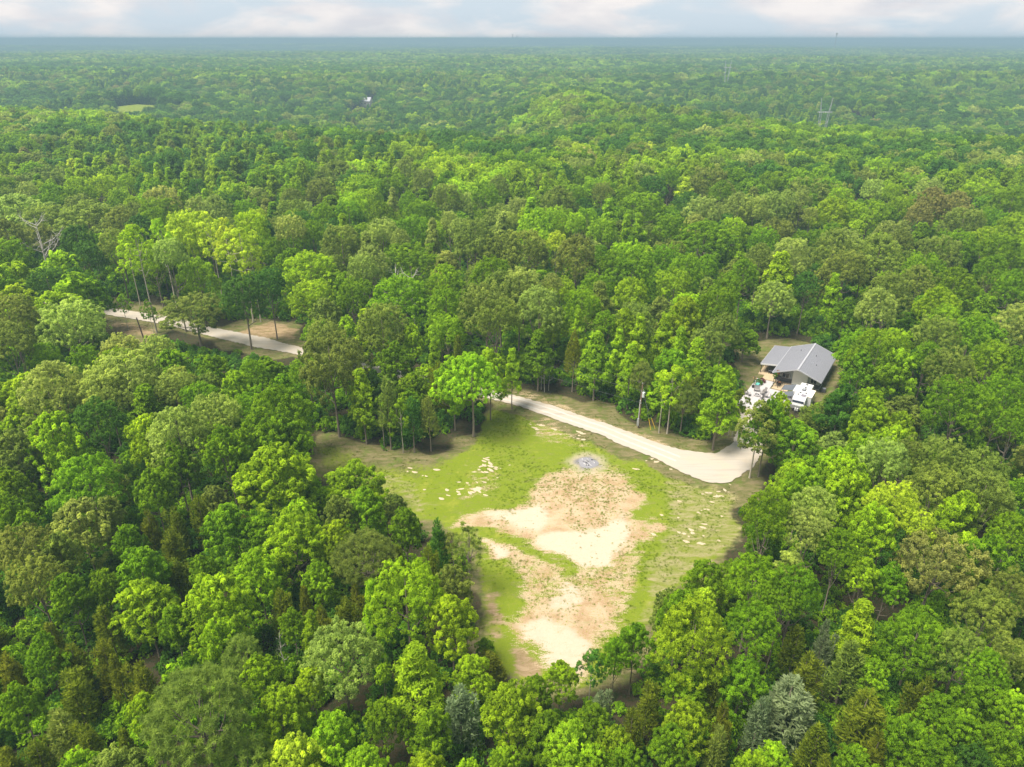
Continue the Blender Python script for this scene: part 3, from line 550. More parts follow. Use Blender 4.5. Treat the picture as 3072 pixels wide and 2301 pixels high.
TREES = '''
A 0 300
O g 130 430 220 20;O o 300 420 260 20;G b 1215 330 120 20;G b 1330 360 110 20;G b 1420 430 110 20;G b 1540 340 110 20;G b 1620 400 120 20;G b 1100 460 100 19;G b 1300 520 110 20
G b 1400 560 120 20;G b 1530 590 150 20;G b 1500 740 120 19;G b 1750 540 120 20;G b 1700 740 120 19;G b 1860 360 100 20;G b 1930 450 120 20;G b 1960 700 170 20;G b 1740 370 110 20;G b 2090 600 180 21;G b 2020 400 120 20;G b 2150 360 120 20
O b 640 640 180 20;O b 850 620 220 21;O b 1050 620 160 20;O b 1110 810 180 18;O p 1340 720 260 22;O g 1280 900 200 20;O o 740 850 450 22;O p 150 790 450 22;O o 380 870 320 20;O o 60 1000 300 21
O g 30 640 200 20;O p 230 690 150 20;O g 440 700 220 20;O o 420 540 340 21;O d 1200 620 160 20;O g 560 380 240 20;O d 1630 660 130 19;O d 640 1050 260 21;O o 950 1080 240 21;O d 720 1180 240 19;O d 640 1400 200 16
Y b 520 1250 300 18;Y b 120 1340 350 17;Y b 600 1450 350 17;Y g 760 1470 200 15;O b 1620 1320 300 18;O d 2000 1460 330 19
O y 1560 925 330 27;O p 1400 1165 230 25;O b 2070 935 250 27
B 750 300
O o 580 650 230 22;O o 740 510 380 22;O o 610 270 180 21;O d 410 390 170 21;O o 640 390 170 21;G b 310 300 180 20;G b 100 330 200 20;G b 210 430 150 20;G b 400 570 90 20;G b 310 620 90 20;G b 40 600 140 20
O g 1150 590 320 22;O o 1280 490 190 21;O b 980 740 230 20;O o 350 740 180 20;O o 340 820 210 20;O g 820 840 240 20;O g 600 870 180 20;G p 1180 730 110 21;O g 1310 770 140 20;O g 1640 600 230 21;O o 1620 700 240 21;O o 2060 290 260 22
O g 1950 700 200 22;O o 2060 640 160 21;O g 1080 850 200 20;O o 1450 570 200 21;O p 340 960 220 24;O g 520 1010 180 21;O o 760 1040 330 22;G b 770 950 150 23;O p 1100 980 230 22;G p 960 1080 180 21;O p 1240 1080 150 20
O g 1350 960 260 20;G p 1510 985 150 22;O p 1650 930 130 21;O p 1730 990 150 21;O o 1860 990 330 24;G p 2090 930 170 22;O g 1330 1190 430 18;O b 500 1270 440 19;O p 930 1290 220 21;O g 1250 1470 450 19;O b 1620 1370 260 17
O g 1500 1510 250 16;O o 2080 1430 350 21;O g 2010 1310 330 20;O o 2080 1110 280 21;O g 850 1490 260 17;O d 150 1400 240 19;O b 1250 320 220 21;O b 1430 370 260 21;O g 1750 390 180 21
C 1500 300
G b 300 400 190 22;O b 530 280 170 22;O o 370 610 120 21;O d 540 540 160 21;O o 480 730 300 22;O g 720 560 200 21;O g 970 430 280 22;O o 850 690 150 21;O d 1260 630 220 21;O g 1400 560 160 21;G y 1540 640 190 20;O g 1830 680 200 21
O g 1100 700 240 21;O g 1180 770 350 21;G b 900 820 210 20;G b 260 810 220 22;O b 310 910 260 21;O b 450 890 180 21;O p 60 930 150 21;O b 630 940 160 20;O g 720 900 200 20;O b 850 980 230 19;G b 1050 950 130 20;G b 1150 930 150 20
O p 1680 800 250 22;O p 1980 780 230 22;O p 2110 800 200 22;O b 1930 980 210 20;O g 1420 960 230 21;O g 1700 1010 430 20;O o 200 1080 380 23;O o 630 1140 320 22;O y 470 1100 160 20;O g 830 1210 140 18;O g 940 1260 180 18;O g 1100 1260 380 19
O g 1380 1200 240 18;O g 1540 1290 260 18;O g 1720 1290 170 17;O b 1440 1400 250 18;O b 1090 1480 280 17;O g 800 1440 250 17;O p 160 1400 340 22;O p 430 1450 150 20;O p 320 1560 350 21;O o 2150 1200 200 20;O g 2020 1330 250 19;O g 1880 1450 220 18;O o 2120 1440 350 21;O b 1550 1610 250 17
D 2272 300
O g 100 500 180 21;O d 680 540 200 21;O b 540 550 200 21;O b 1000 470 220 21;O r 1450 740 250 23;O r 1640 770 230 22;O o 1700 900 330 21;O r 1350 850 200 21;O p 370 750 150 22;O p 250 760 140 22;O p 120 770 220 22;O b 620 820 280 21;O b 690 730 180 21
O b 910 830 300 21;O p 960 660 160 21;O b 1130 700 150 21;O b 1200 800 180 20;O p 440 900 110 20;O g 60 1060 220 19;O o 640 1080 300 22;O o 1000 1120 400 22;O o 1180 1090 200 21;O p 280 1150 300 21;G b 190 1255 330 21;O o 740 1240 300 21;O d 410 1430 200 17
G b 640 1440 150 17;O o 1500 1130 330 21;O g 1650 1080 300 21;O g 1380 1270 300 20;O g 1640 1400 300 20;O o 1100 1450 330 21;O o 1330 1380 250 20;O g 2000 1100 300 21;O b 1500 1560 300 20;O p 1000 1570 300 21;O g 1950 1300 220 20;O g 2120 1420 250 20;O g 2100 740 300 22;O p 1290 560 160 21;O p 1420 640 200 21;O b 1860 640 260 21
E 0 850
Y b 130 20 300 16;Y b 480 60 400 17;Y b 60 180 240 15;O o 60 330 300 20;O o 1640 115 480 0 1690 560;O o 1960 200 400 0 1960 560;O p 1000 430 330 15;O p 1290 440 280 14;O p 1060 570 520 19;O p 860 700 360 18;O p 1440 720 260 16;G g 1200 820 330 16
O p 430 660 420 19;Y b 430 1060 380 17;O g 350 500 250 14;O g 700 520 250 14;O d 800 970 350 17;O p 1780 920 350 18;Y b 1950 720 250 15;O g 2100 650 220 15;O g 1650 830 300 15;Y b 1200 1090 300 15;O p 1460 1040 420 18;Y g 1850 1190 260 16;Y b 2000 1220 200 14
O g 720 1430 480 15;Y g 1450 1330 300 14;Y o 100 1210 270 15;O g 2110 880 300 15;Y g 820 400 130 6
F 750 850
O o 1090 180 350 20;Y b 1340 340 190 15;O g 560 300 220 13;Y b 800 270 200 13;O o 690 440 470 0 770 1270;G b 905 710 190 0 1000 1330;Y g 1190 500 280 14;Y g 1350 740 240 11;C o 1130 780 220 0 1190 1375;C d 1330 940 220 0 1380 1400;C o 1500 930 200 0 1500 1390
Y b 1720 620 300 0 1690 1220;O b 1870 600 430 0 1845 1270;Y b 2010 560 220 0 1985 1130;C c 1720 440 150 14;G b 1520 460 120 14;G b 1640 480 150 14;C c 1560 650 200 13;O g 470 600 300 15;O o 60 640 400 16;Y g 300 790 300 16;O g 230 860 480 19;Y g 260 1080 400 16
Y b 200 1330 520 16;Y b 860 1470 420 10;O o 1960 0 400 22;O o 2040 140 280 21;O g 1620 50 280 18;Y g 1580 230 250 14;E g 1090 900 130 0 1125 1355;E g 1260 960 120 0 1275 1400;C c 1580 950 170 0 1560 1350;Y d 1010 740 200 13
G 1500 850
O o 270 20 420 22;O g 680 60 300 20;G b 650 210 120 18;G b 760 230 110 17;O g 870 240 180 17;Y b 1030 210 200 18;G b 1160 270 180 18;G b 1370 250 190 18;Y b 1540 110 270 19;O g 1800 30 300 20;O o 1860 260 250 16;Y g 1960 390 220 0 2025 650
G g 320 370 230 15;G b 100 540 150 14;C o 430 420 180 14;C c 610 400 150 0 590 900;G b 800 400 240 16;G b 990 375 150 15;G b 1090 500 180 15;N o 950 640 190 0 957 1070;N o 1180 660 170 12;E b 1440 670 240 0 1355 1245;E b 1310 790 190 0 1320 1240
N o 1510 850 210 0 1485 1250;G b 1790 760 270 0 1750 1380;C o 1980 800 190 0 1960 1225;Y b 1880 690 140 12;G b 1500 360 170 16;G b 1640 440 210 15;Y b 1710 500 170 14;E o 2080 1000 290 0 2060 1610;Y g 2200 980 260 0 2110 1600;C c 1560 740 190 11;C d 1680 730 160 11
E g 1905 880 110 0 1885 1268;E c 1930 860 110 0 1915 1270;S x 370 620 130 0 370 900;S x 330 660 90 0 345 880;S x 400 680 90 0 400 890
H 2272 850
Y b 190 905 190 12;Y g 60 975 240 13;Y g 320 1130 340 12;C o 450 1000 220 9;C o 580 920 260 9;O p 80 0 290 0 80 455;O d 400 0 300 20;O d 330 210 220 14;O d 480 260 180 13;O o 700 250 300 20;O p 1000 50 350 21;O g 1000 390 420 19;O b 1500 40 310 20;O b 1560 190 220 18;O o 620 440 180 14
Y g 670 550 160 13;Y g 870 560 200 16;Y b 1170 545 270 17;Y b 900 640 300 15;O o 1600 540 320 19;O g 1420 500 260 18;O o 1500 280 300 19;O g 1780 290 260 18;O b 1950 490 270 19;O g 2120 540 260 18;Y d 700 850 260 14;Y b 930 860 270 14;Y b 960 980 280 15;Y b 1190 1060 220 14
Y b 1130 1180 300 15;O g 1700 790 460 19;O g 2050 760 320 19;Y b 880 1250 280 15;Y b 640 1350 260 14;O p 1060 1300 330 17;O o 1270 1290 220 15;O o 1550 1290 350 17;O o 1860 1390 350 17;Y b 350 1500 240 14;Y b 760 1420 300 15;O g 2130 1050 260 17
I 0 1400
Y p 650 260 400 14;Y o 880 245 210 13;O o 200 500 400 14;Y o 480 560 260 13;O o 280 760 380 13;Y g 200 370 180 12;Y g 100 20 300 13;Y g 550 880 280 12;Y g 1160 660 400 13;Y b 1180 930 420 12;Y g 1900 300 400 13;Y b 1760 900 480 14;Y g 1680 740 190 11;Y b 2120 680 330 13
C c 1400 520 220 9;C c 1230 360 180 9;C c 1450 330 200 9;C c 1640 240 180 10;C o 2020 180 150 10;C c 620 1080 280 9;C c 1450 750 270 9;Y g 850 860 220 11;Y g 1420 1150 230 11;C c 860 1150 240 9;Y b 1800 1250 300 12;N o 1990 1420 260 11;Y g 350 1400 290 11;C c 420 1290 220 9;C c 600 1450 260 9;C c 850 1430 220 9;C c 1290 1340 220 9
Y g 1250 20 260 13;Y o 1430 110 220 13;Y g 1050 480 200 11;Y g 60 250 260 13
K 0 1701
C c 580 830 340 9;C c 950 720 190 9;C c 1170 770 290 9;Y g 130 970 290 11;N o 1640 880 860 16;Y b 2150 740 300 12;C o 520 1170 340 8;C c 720 1290 300 8;C c 300 1420 260 8;Y b 640 1520 320 9;Y b 1200 1040 260 11;C c 1030 1330 240 9;N o 2000 1420 400 10;C c 60 700 260 9;C c 170 1230 220 8;C c 1150 1180 230 9;C r 900 1400 250 8;C c 60 1480 260 8
J 750 1450
N o 950 430 450 12;C d 1550 290 210 11;C c 1400 300 200 11;Y g 1280 200 250 12;L o 1690 410 150 0 1700 830;L o 1830 370 190 0 1815 930;C c 1230 520 180 10;C c 1480 520 190 10;O b 1290 665 560 15;G b 1000 800 200 13;Y b 1670 920 360 13;Y b 400 130 300 13;Y b 350 230 450 14;Y b 720 300 260 12
Y g 100 240 250 12;Y b 90 530 260 12;Y b 560 650 230 10;C c 450 850 180 9;Y g 600 850 190 9;C c 790 930 230 9;C c 250 870 210 9;C c 60 850 210 9;C o 160 980 200 9;Y g 340 1040 210 9;G b 500 1050 160 10;S s 280 1240 170 0 325 1600;O p 750 1170 540 13;G b 810 1260 220 12;G b 1370 1300 420 13;Y b 1100 1500 120 10
Y b 100 1430 320 11;C c 590 1010 200 8;C c 1990 1380 300 5;Y g 950 30 300 12;Y o 730 100 250 12;C c 870 830 170 8;Y b 500 1520 230 10;Y g 1950 1290 160 4
L 750 1701
C s 1740 960 300 10;Y b 2170 950 400 11;G b 960 880 160 9;Y g 1080 1100 310 10;Y b 680 1200 360 10;Y b 250 980 380 11;Y y 350 1400 430 10;Y b 950 1480 350 9;Y b 1470 1530 320 9;Y b 1790 1590 220 9;Y b 2120 1490 240 9;C c 2070 1150 420 9;C c 1520 1400 240 9;Y g 1500 1180 280 10;Y b 60 720 250 11;C o 60 1480 260 9
M 1500 1701
Y g 1120 460 280 11;Y g 960 590 210 10;E d 760 670 220 9;Y b 500 770 240 9;O b 1600 340 560 15;Y g 1490 190 320 13;Y y 1700 180 170 13;O g 2100 300 370 14;C c 1390 700 200 9;Y b 1550 840 270 9;C c 1230 930 260 9;C s 1380 1040 170 8;C s 830 1020 190 8;C c 1790 870 210 9;Y g 2020 750 340 11;Y b 110 950 280 9
Y g 300 900 240 9;Y g 380 1190 330 9;Y g 780 1130 270 10;Y b 1560 1110 350 11;Y g 1420 1290 300 10;Y b 1290 1400 280 9;Y b 560 1300 420 10;Y b 740 1470 280 9;Y b 160 1520 300 9;S s 490 1150 80 0 492 1300;C o 1830 1320 250 9;C s 2160 1080 210 9;Y b 2080 1520 260 9;C s 1830 1540 220 8;C c 1100 1160 220 9;C c 1850 1110 220 9;Y b 950 1320 260 9;C r 90 1120 280 8;Y g 1050 1480 300 9;C c 1080 1350 200 8
N 1700 1450
O g 1680 80 350 17;O p 2060 40 300 17;O p 2000 220 320 16;Y g 1150 630 330 12;O g 1560 600 380 15;Y p 1860 560 250 15;O g 1900 700 340 15;O g 1780 830 280 14;O g 1640 1000 400 14;Y b 1180 880 170 12;Y g 1000 890 260 12
O 2272 1400
Y b 380 0 260 16;O o 430 350 280 15;Y b 750 20 360 16;O y 1130 140 340 18;Y b 980 300 300 17;O y 1340 380 230 16;Y b 1660 220 360 16;O g 680 520 300 15;Y b 900 760 210 13;G b 870 1090 300 13;O r 1530 540 540 15;Y g 1900 570 340 15;O o 1480 0 400 17;O o 1880 50 430 17;Y g 1100 810 240 12;O o 1900 1030 380 14
O o 2120 880 330 15;O g 2120 400 300 15;O g 1300 1270 480 12;O o 1700 1370 350 13;O g 220 960 300 14;O g 420 880 260 14;O g 70 1140 300 14;C c 330 1310 250 9;C s 570 1270 160 9;Y d 740 1180 220 11;O o 900 130 200 15;S s 1290 1110 170 0 1270 1400
P 2272 1701
C o 760 600 350 10;C c 420 690 300 10;C s 280 880 460 10;C c 900 990 440 10;Y b 980 760 220 9;Y g 1120 830 240 9;C c 500 1290 350 9;Y b 150 1450 270 8;Y g 1250 1220 310 10;C c 1400 900 260 10;Y g 1530 1050 280 10;Y g 1850 950 300 12;Y b 2130 1040 260 12;Y g 1700 1200 300 11;Y g 800 1480 280 9;Y g 2000 1300 300 11;C c 1000 1350 240 9;Y g 740 1320 240 9;Y g 1500 1430 300 10;Y d 1800 1480 280 10;C c 560 1540 230 8;O g 1900 700 330 13;O o 2120 620 280 14
'''
TINT = dict(g=(.182, .325, .009), b=(.295, .455, .014), o=(.225, .300, .046), p=(.325, .415, .082), d=(.088, .205, .020), y=(.430, .550, .034), c=(.185, .235, .014), s=(.235, .315, .150), r=(.300, .300, .075), x=(.3, .3, .3))
CN = dict(g='mid green', b='bright green', o='olive green', p='pale sage green', d='dark green', y='yellow green', c='brownish olive', s='silvery grey', r='tan olive', x='bare')
KN = dict(O=('oak', 'oak_tree', 'broad oak'), Y=('young', 'broadleaf_tree', 'small oak'), G=('gum', 'sweetgum_tree', 'pointed sweetgum'), C=('cedar', 'cedar_tree', 'feathery cedar'), N=('pine', 'pine_tree', 'tufted pine'),
          L=('slimpine', 'pine_tree', 'slim open pine'), S=('dead', 'dead_tree', 'leafless dead tree'), E=('edge', 'sapling_tree', 'thin stemmed young tree'), T=('tulip', 'tulip_tree', 'tall tulip tree'))
trees = []     # kind, colour, x, y, height, width
cur = (0, 0); SC = 800 / 2209
for line in TREES.strip().split('\n'):
    if ';' not in line and len(line.split()) == 3:
        q = line.split(); cur = (float(q[1]), float(q[2])); continue
    for it in line.split(';'):
        q = it.split(); k, c = q[0], q[1]; v = [float(a) for a in q[2:]]
        px = cur[0] + v[0] * SC; py = cur[1] + v[1] * SC; w = v[2] * SC
        if len(v) > 4:
            bx, by = cur[0] + v[4] * SC, cur[1] + v[5] * SC; b = G(bx, by); x, y = b[0], b[1]; h = 4
            while proj(x, y, h)[1] > py and h < 40: h += .25
            dep = proj(x, y, h * .7)[2]; wm = w * dep / F_PX
            x += (px - bx) * dep / F_PX * .35; trees.append([k, c, x, y, h, wm, True]); continue
        h = v[3]
        gp = G(px, py, h * .97); dep = proj(gp[0], gp[1], h * .7)[2]; wm = w * dep / F_PX
        x, y = gp[0], gp[1] - wm * .16
        trees.append([k, c, x, y, h, wm, False])
# tall tulip trees by the left stretch of road and other trees with a visible foot
for k, c, bx, by, tx, ty, w in [('T','b',492,998,430,671,100),('T','y',682,922,652,636,80),('T','y',722,940,702,655,72),('T','y',765,966,752,672,100),('T','y',775,966,800,720,70),('T','b',545,955,520,655,75),('T','b',429,915,405,700,60),
                                ('E','g',392,990,372,880,40),('E','g',468,1003,452,905,30)]:
    b = G(bx, by); h = 4
    while proj(b[0], b[1], h)[1] > ty and h < 40: h += .25
    trees.append([k, c, b[0] + (tx - bx) * .03, b[1], h, w * proj(b[0], b[1], h)[2] / F_PX, True])
b = G(140, 778, 9); trees.append(['S', 's', b[0], b[1], 23, 17, True])
b = G(1218, 640, 6); trees.append(['S', 's', b[0], b[1], 17, 7, True])
for px, py in ((1180, 812), (1235, 815)):
    b = G(px, py, 18); trees.append(['S', 's', b[0], b[1], 19, 11, True])
# drop doubles where two survey strips overlap
keep = []
for tr in trees:
    if any(np.hypot(tr[2] - q[2], tr[3] - q[3]) < 1.7 + .012 * tr[3] and not (tr[0] in 'TSEL' or q[0] in 'TSEL') for q in keep): continue
    keep.append(tr)
trees = keep
def blocked(x, y, h, w, zb=.3):
    """would this crown or its foot cover ground the photograph shows open, or stand on road or house?"""
    x = np.atleast_1d(x); bad = inside(x, y, ROAD) | inside(x, y, HOUSE)
    for dx, dz in ((0, 1), (-.5, .75), (.5, .75), (-.28, .93), (.28, .93), (-.5, .5), (.5, .5), (0, .6), (0, zb), (0, 0.), (-.3, zb + .05), (.3, zb + .05)):
        a, b_, _ = proj(x + dx * w, y - (0 if dz in (0., 1) else w * .15), h * dz)
        for pl in VIS: bad |= inside(a, b_, pl)
    return bad
VISFRONT = [([(40,640),(190,640),(200,775),(40,775)], 225), ([(640,790),(850,790),(850,960),(640,935)], 190), ([(830,1890),(895,1890),(885,2040),(850,2040)], 72), ([(415,300),(545,308),(560,330),(420,325)], 905)]
def blocked_front(x, y, h, w, zb=.3):
    bad = np.zeros(np.shape(x), bool)
    for dx, dz in ((0, 1), (-.5, .75), (.5, .75), (-.28, .93), (.28, .93), (-.5, .5), (.5, .5), (0, .6)):
        a, b_, _ = proj(x + dx * w, y - (0 if dz == 1 else w * .15), h * dz)
        for pl, yd in VISFRONT: bad |= inside(a, b_, pl) & (y < yd)
    return bad
TA = np.array([q[2:6] for q in trees], float)
hb = np.zeros(len(trees), bool)
for dx, dz in ((0, 1), (-.45, .75), (.45, .75), (-.28, .93), (.28, .93), (-.45, .5), (.45, .5), (0, .4), (0, .02)):
    a, b_, _ = proj(TA[:, 0] + dx * TA[:, 3], TA[:, 1], TA[:, 2] * dz); hb |= inside(a, b_, VIS[2])
hb &= (TA[:, 1] > 130) & ~np.array([q[6] for q in trees])
hb |= inside(TA[:, 0], TA[:, 1], ROAD) | inside(TA[:, 0], TA[:, 1], [tuple(hl(*q)) for q in ((-9.6, -12), (5.6, -12), (5.6, 18), (-9.6, 18))])
print('dropped', [(t_[0], t_[1], round(t_[2]), round(t_[3])) for t_, b_ in zip(trees, hb) if b_])
trees = [t_ for t_, b_ in zip(trees, hb) if not b_]
TX = np.array([q[2:6] for q in trees], float)
# fill the wood between them
rg = np.random.default_rng(5)
def zone_h(x, y):
    h = 12 + 8 * ss(120, 165, y + .12 * np.abs(x)) + 2.5 * ss(-25, -60, x) * ss(80, 110, y); return h
fill = []
cell = {}
for q in TX: cell.setdefault((int(q[0] // 8), int(q[1] // 8)), []).append((q[0], q[1], q[3]))
def crowd(x, y, w, k=.50):
    cx, cy = int(x // 8), int(y // 8)
    for a in (-1, 0, 1):
        for b_ in (-1, 0, 1):
            for (u, v, ww) in cell.get((cx + a, cy + b_), ()):
                if np.hypot(u - x, v - y) < k * (w + min(ww, 13)): return True
    return False
cand = np.column_stack([rg.uniform(-230, 230, 34000), rg.uniform(22, 290, 34000)])
cand = cand[np.abs(cand[:, 0]) < 26 + .80 * cand[:, 1]]
ch = zone_h(cand[:, 0], cand[:, 1]) * rg.uniform(.66, .95, len(cand)); cw = ch * rg.uniform(.44, .62, len(cand))
bk = blocked(cand[:, 0], cand[:, 1], ch, cw) | blocked_front(cand[:, 0], cand[:, 1], ch, cw)
for i in np.nonzero(~bk)[0]:
    x, y = cand[i]; w = cw[i]
    if crowd(x, y, w): continue
    cell.setdefault((int(x // 8), int(y // 8)), []).append((x, y, w))
    near_ced = y < 105 and rg.random() < .33
    if near_ced: k, c, h, w = 'C', ('c', 'c', 'o', 'd')[rg.integers(4)], rg.uniform(7, 9.5), rg.uniform(3.2, 4.6)
    else:
        k = 'Y' if ch[i] < 14.5 else ('O' if rg.random() < .8 else 'G'); h = ch[i]
        zn = vnoise(np.array([x / 30.]), np.array([y / 30.]), 77)[0]
        c = rg.choice(list('gbopd'), p=[.34, .18 + .2 * (zn > .6), .22, .14 - .1 * (zn > .6), .12 - .1 * (zn > .6)])
    fill.append([k, c, x, y, h, w, False])
n_listed = len(trees)
allt = trees + fill
print('TREES listed', n_listed, 'fill', len(fill))

# ------------------------------------------------------------------ choose the individuals, place them
def psize(q):
    a, b, d = proj(q[2], q[3], q[4] * .7); return q[5] * q[4] / d ** 2, a, b
pool = {}
rest = []
for i, q in enumerate(allt):
    s_, a, b = psize(q); top = proj(q[2], q[3], q[4])[1]
    inframe = -40 < a < 3112 and top < 2330
    if i >= n_listed and (not inframe or q[3] > 235): rest.append(q); continue
    pool.setdefault(KN[q[0]][1], []).append((s_ * (1.6 if i < n_listed else 1), q))
chosen = []
for kname, L in pool.items():
    L.sort(key=lambda e: -e[0]); chosen += [e[1] for e in L[:296]]; rest += [e[1] for e in L[296:]]
rr = random.Random(77)
LAND = [('the house', 2410, 1085), ('the white camper', 2420, 1190), ('the utility pole', 1920, 1240), ('the ash pile', 1762, 1388), ('the gravel turning bay', 2160, 1410), ('the paved patio', 2285, 1180),
        ('the upper sand patch', 1560, 1540), ('the lower sand patch', 1690, 1920), ('the leafless upper left tree', 140, 740), ('the tall tulip trees', 730, 780), ('the left road', 420, 950), ('the spreading roadside oaks', 640, 980),
        ('the broad bottom edge pine', 600, 2100), ('the silvery bottom edge cedar', 1385, 2120), ('the silvery lower right cedar', 2380, 2150), ('the leafless lower left cedar', 860, 1980), ('the tan oak on the right', 2820, 1680),
        ('the upper left wood', 300, 480), ('the upper middle wood', 1150, 480), ('the upper right wood', 2350, 480), ('the far right wood', 3020, 700), ('the left photo edge', 60, 1250), ('the bottom left photo corner', 60, 2200), ('the bottom right photo corner', 3000, 2200),
        ('the tan pink topped oaks', 2850, 600), ('the lower left photo edge', 60, 1700), ('the right photo edge', 3040, 1300), ('the bald topped middle tree', 1210, 810), ('the clearing near end', 1600, 2060), ('the grove left of clearing', 1180, 1250)]
ORD = ['nearest', 'second nearest', 'third nearest', 'fourth nearest', 'fifth nearest', 'sixth nearest', 'seventh nearest', 'eighth nearest', 'ninth nearest', 'tenth nearest'] + ['%dth nearest' % n for n in range(11, 30)]
def side(dx, dy):
    if abs(dx) > abs(dy) * 1.1: return 'right of' if dx > 0 else 'left of'
    return 'below' if dy > 0 else 'above'
lab = {}
for j, q in enumerate(chosen):
    a, b, _ = proj(q[2], q[3], q[4] * .75); sz = 'large' if q[5] > 9.5 else ('small' if q[5] < 4.2 else '')
    li = min(range(len(LAND)), key=lambda k: np.hypot(LAND[k][1] - a, LAND[k][2] - b)); dx, dy = a - LAND[li][1], b - LAND[li][2]
    dist = math.hypot(dx, dy); sd_ = side(dx, dy)
    lab.setdefault((q[1], q[0], sz, sd_, li), []).append((dist, j))
labels = {}
for (c, k, sz, sd_, li), L in lab.items():
    L.sort()
    for r_, (dist, j) in enumerate(L):
        cn = '' if k == 'S' else CN[c] + ' '
        base = (sz + ' ' + cn + KN[k][2]).strip().replace('thin stemmed young tree', 'thin young tree')
        base = base.replace('small olive green small', 'small olive green').replace('small ' + cn + 'small', 'small ' + cn).replace('large ' + cn + 'small oak', 'large ' + cn + 'young oak').replace('small oak', 'rounded tree').replace('large ' + cn + 'broad', 'large ' + cn + 'broad')
        txt = base + (' ' if len(L) == 1 else ', %s one to and ' % ORD[r_]) + sd_ + ' ' + LAND[li][0]
        if len(L) > 1: txt = base + ' ' + sd_ + ' ' + LAND[li][0] + ', ' + ORD[r_] + ' to it'
        if len(txt.split()) > 16: txt = txt.replace(' broad oak', ' oak')
        labels[j] = ' '.join(txt.split())
GRP = {'oak_tree': 'broad oaks of the wood', 'broadleaf_tree': 'rounded broadleaf trees of the wood', 'sweetgum_tree': 'pointed bright sweetgums', 'cedar_tree': 'feathery cedars among the broadleaf trees', 'pine_tree': 'pines', 'dead_tree': 'leafless dead trees', 'sapling_tree': 'thin stemmed trees at the wood edge', 'tulip_tree': 'tall tulip trees by the road'}
def jit(c, r=rr, v=.12):
    m = 1 + r.uniform(-v, v); return tuple(min(1, x * m * (1 + r.uniform(-.06, .06))) for x in c)
for j, q in enumerate(chosen):
    k, c, x, y, h, w = q[:6]; pk, nm, _ = KN[k]
    if k == 'C' and q[6]: pk = 'redcedar'
    if k in 'GCELN' and w < 8.5: w *= 1.22
    if c == 's' and k == 'C': w *= 1.12
    if q[6] and k in 'GCEYL': w = max(w, h * .38)
    if k == 'N' and w > 8.5: pk = 'bigpine'
    if k == 'S' and w > 9: pk = 'deadbig'
    P = PROTO[pk]; cm, tm, ph, pw = P[rr.randrange(len(P))]
    s_ = w / pw; zs_ = h / ph; rz = rr.uniform(0, 6.283)
    root = thing(nm, labels[j], 'tree', (x, y, tz(x, y)), rz, GRP[nm])
    if cm is not None:
        cz = zs_ if (q[6] or pk in ('cedar', 'redcedar', 'slimpine', 'tulip', 'edge')) else max(.75 * s_, min(zs_, 1.15 * s_ if pk != 'gum' else 1.35 * s_))
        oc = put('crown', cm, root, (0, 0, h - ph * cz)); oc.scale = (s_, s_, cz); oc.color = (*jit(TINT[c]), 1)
    tr_s = max(.75, min(1.3, s_)); ot = put('trunk', tm, root); ot.scale = (s_, s_, zs_)

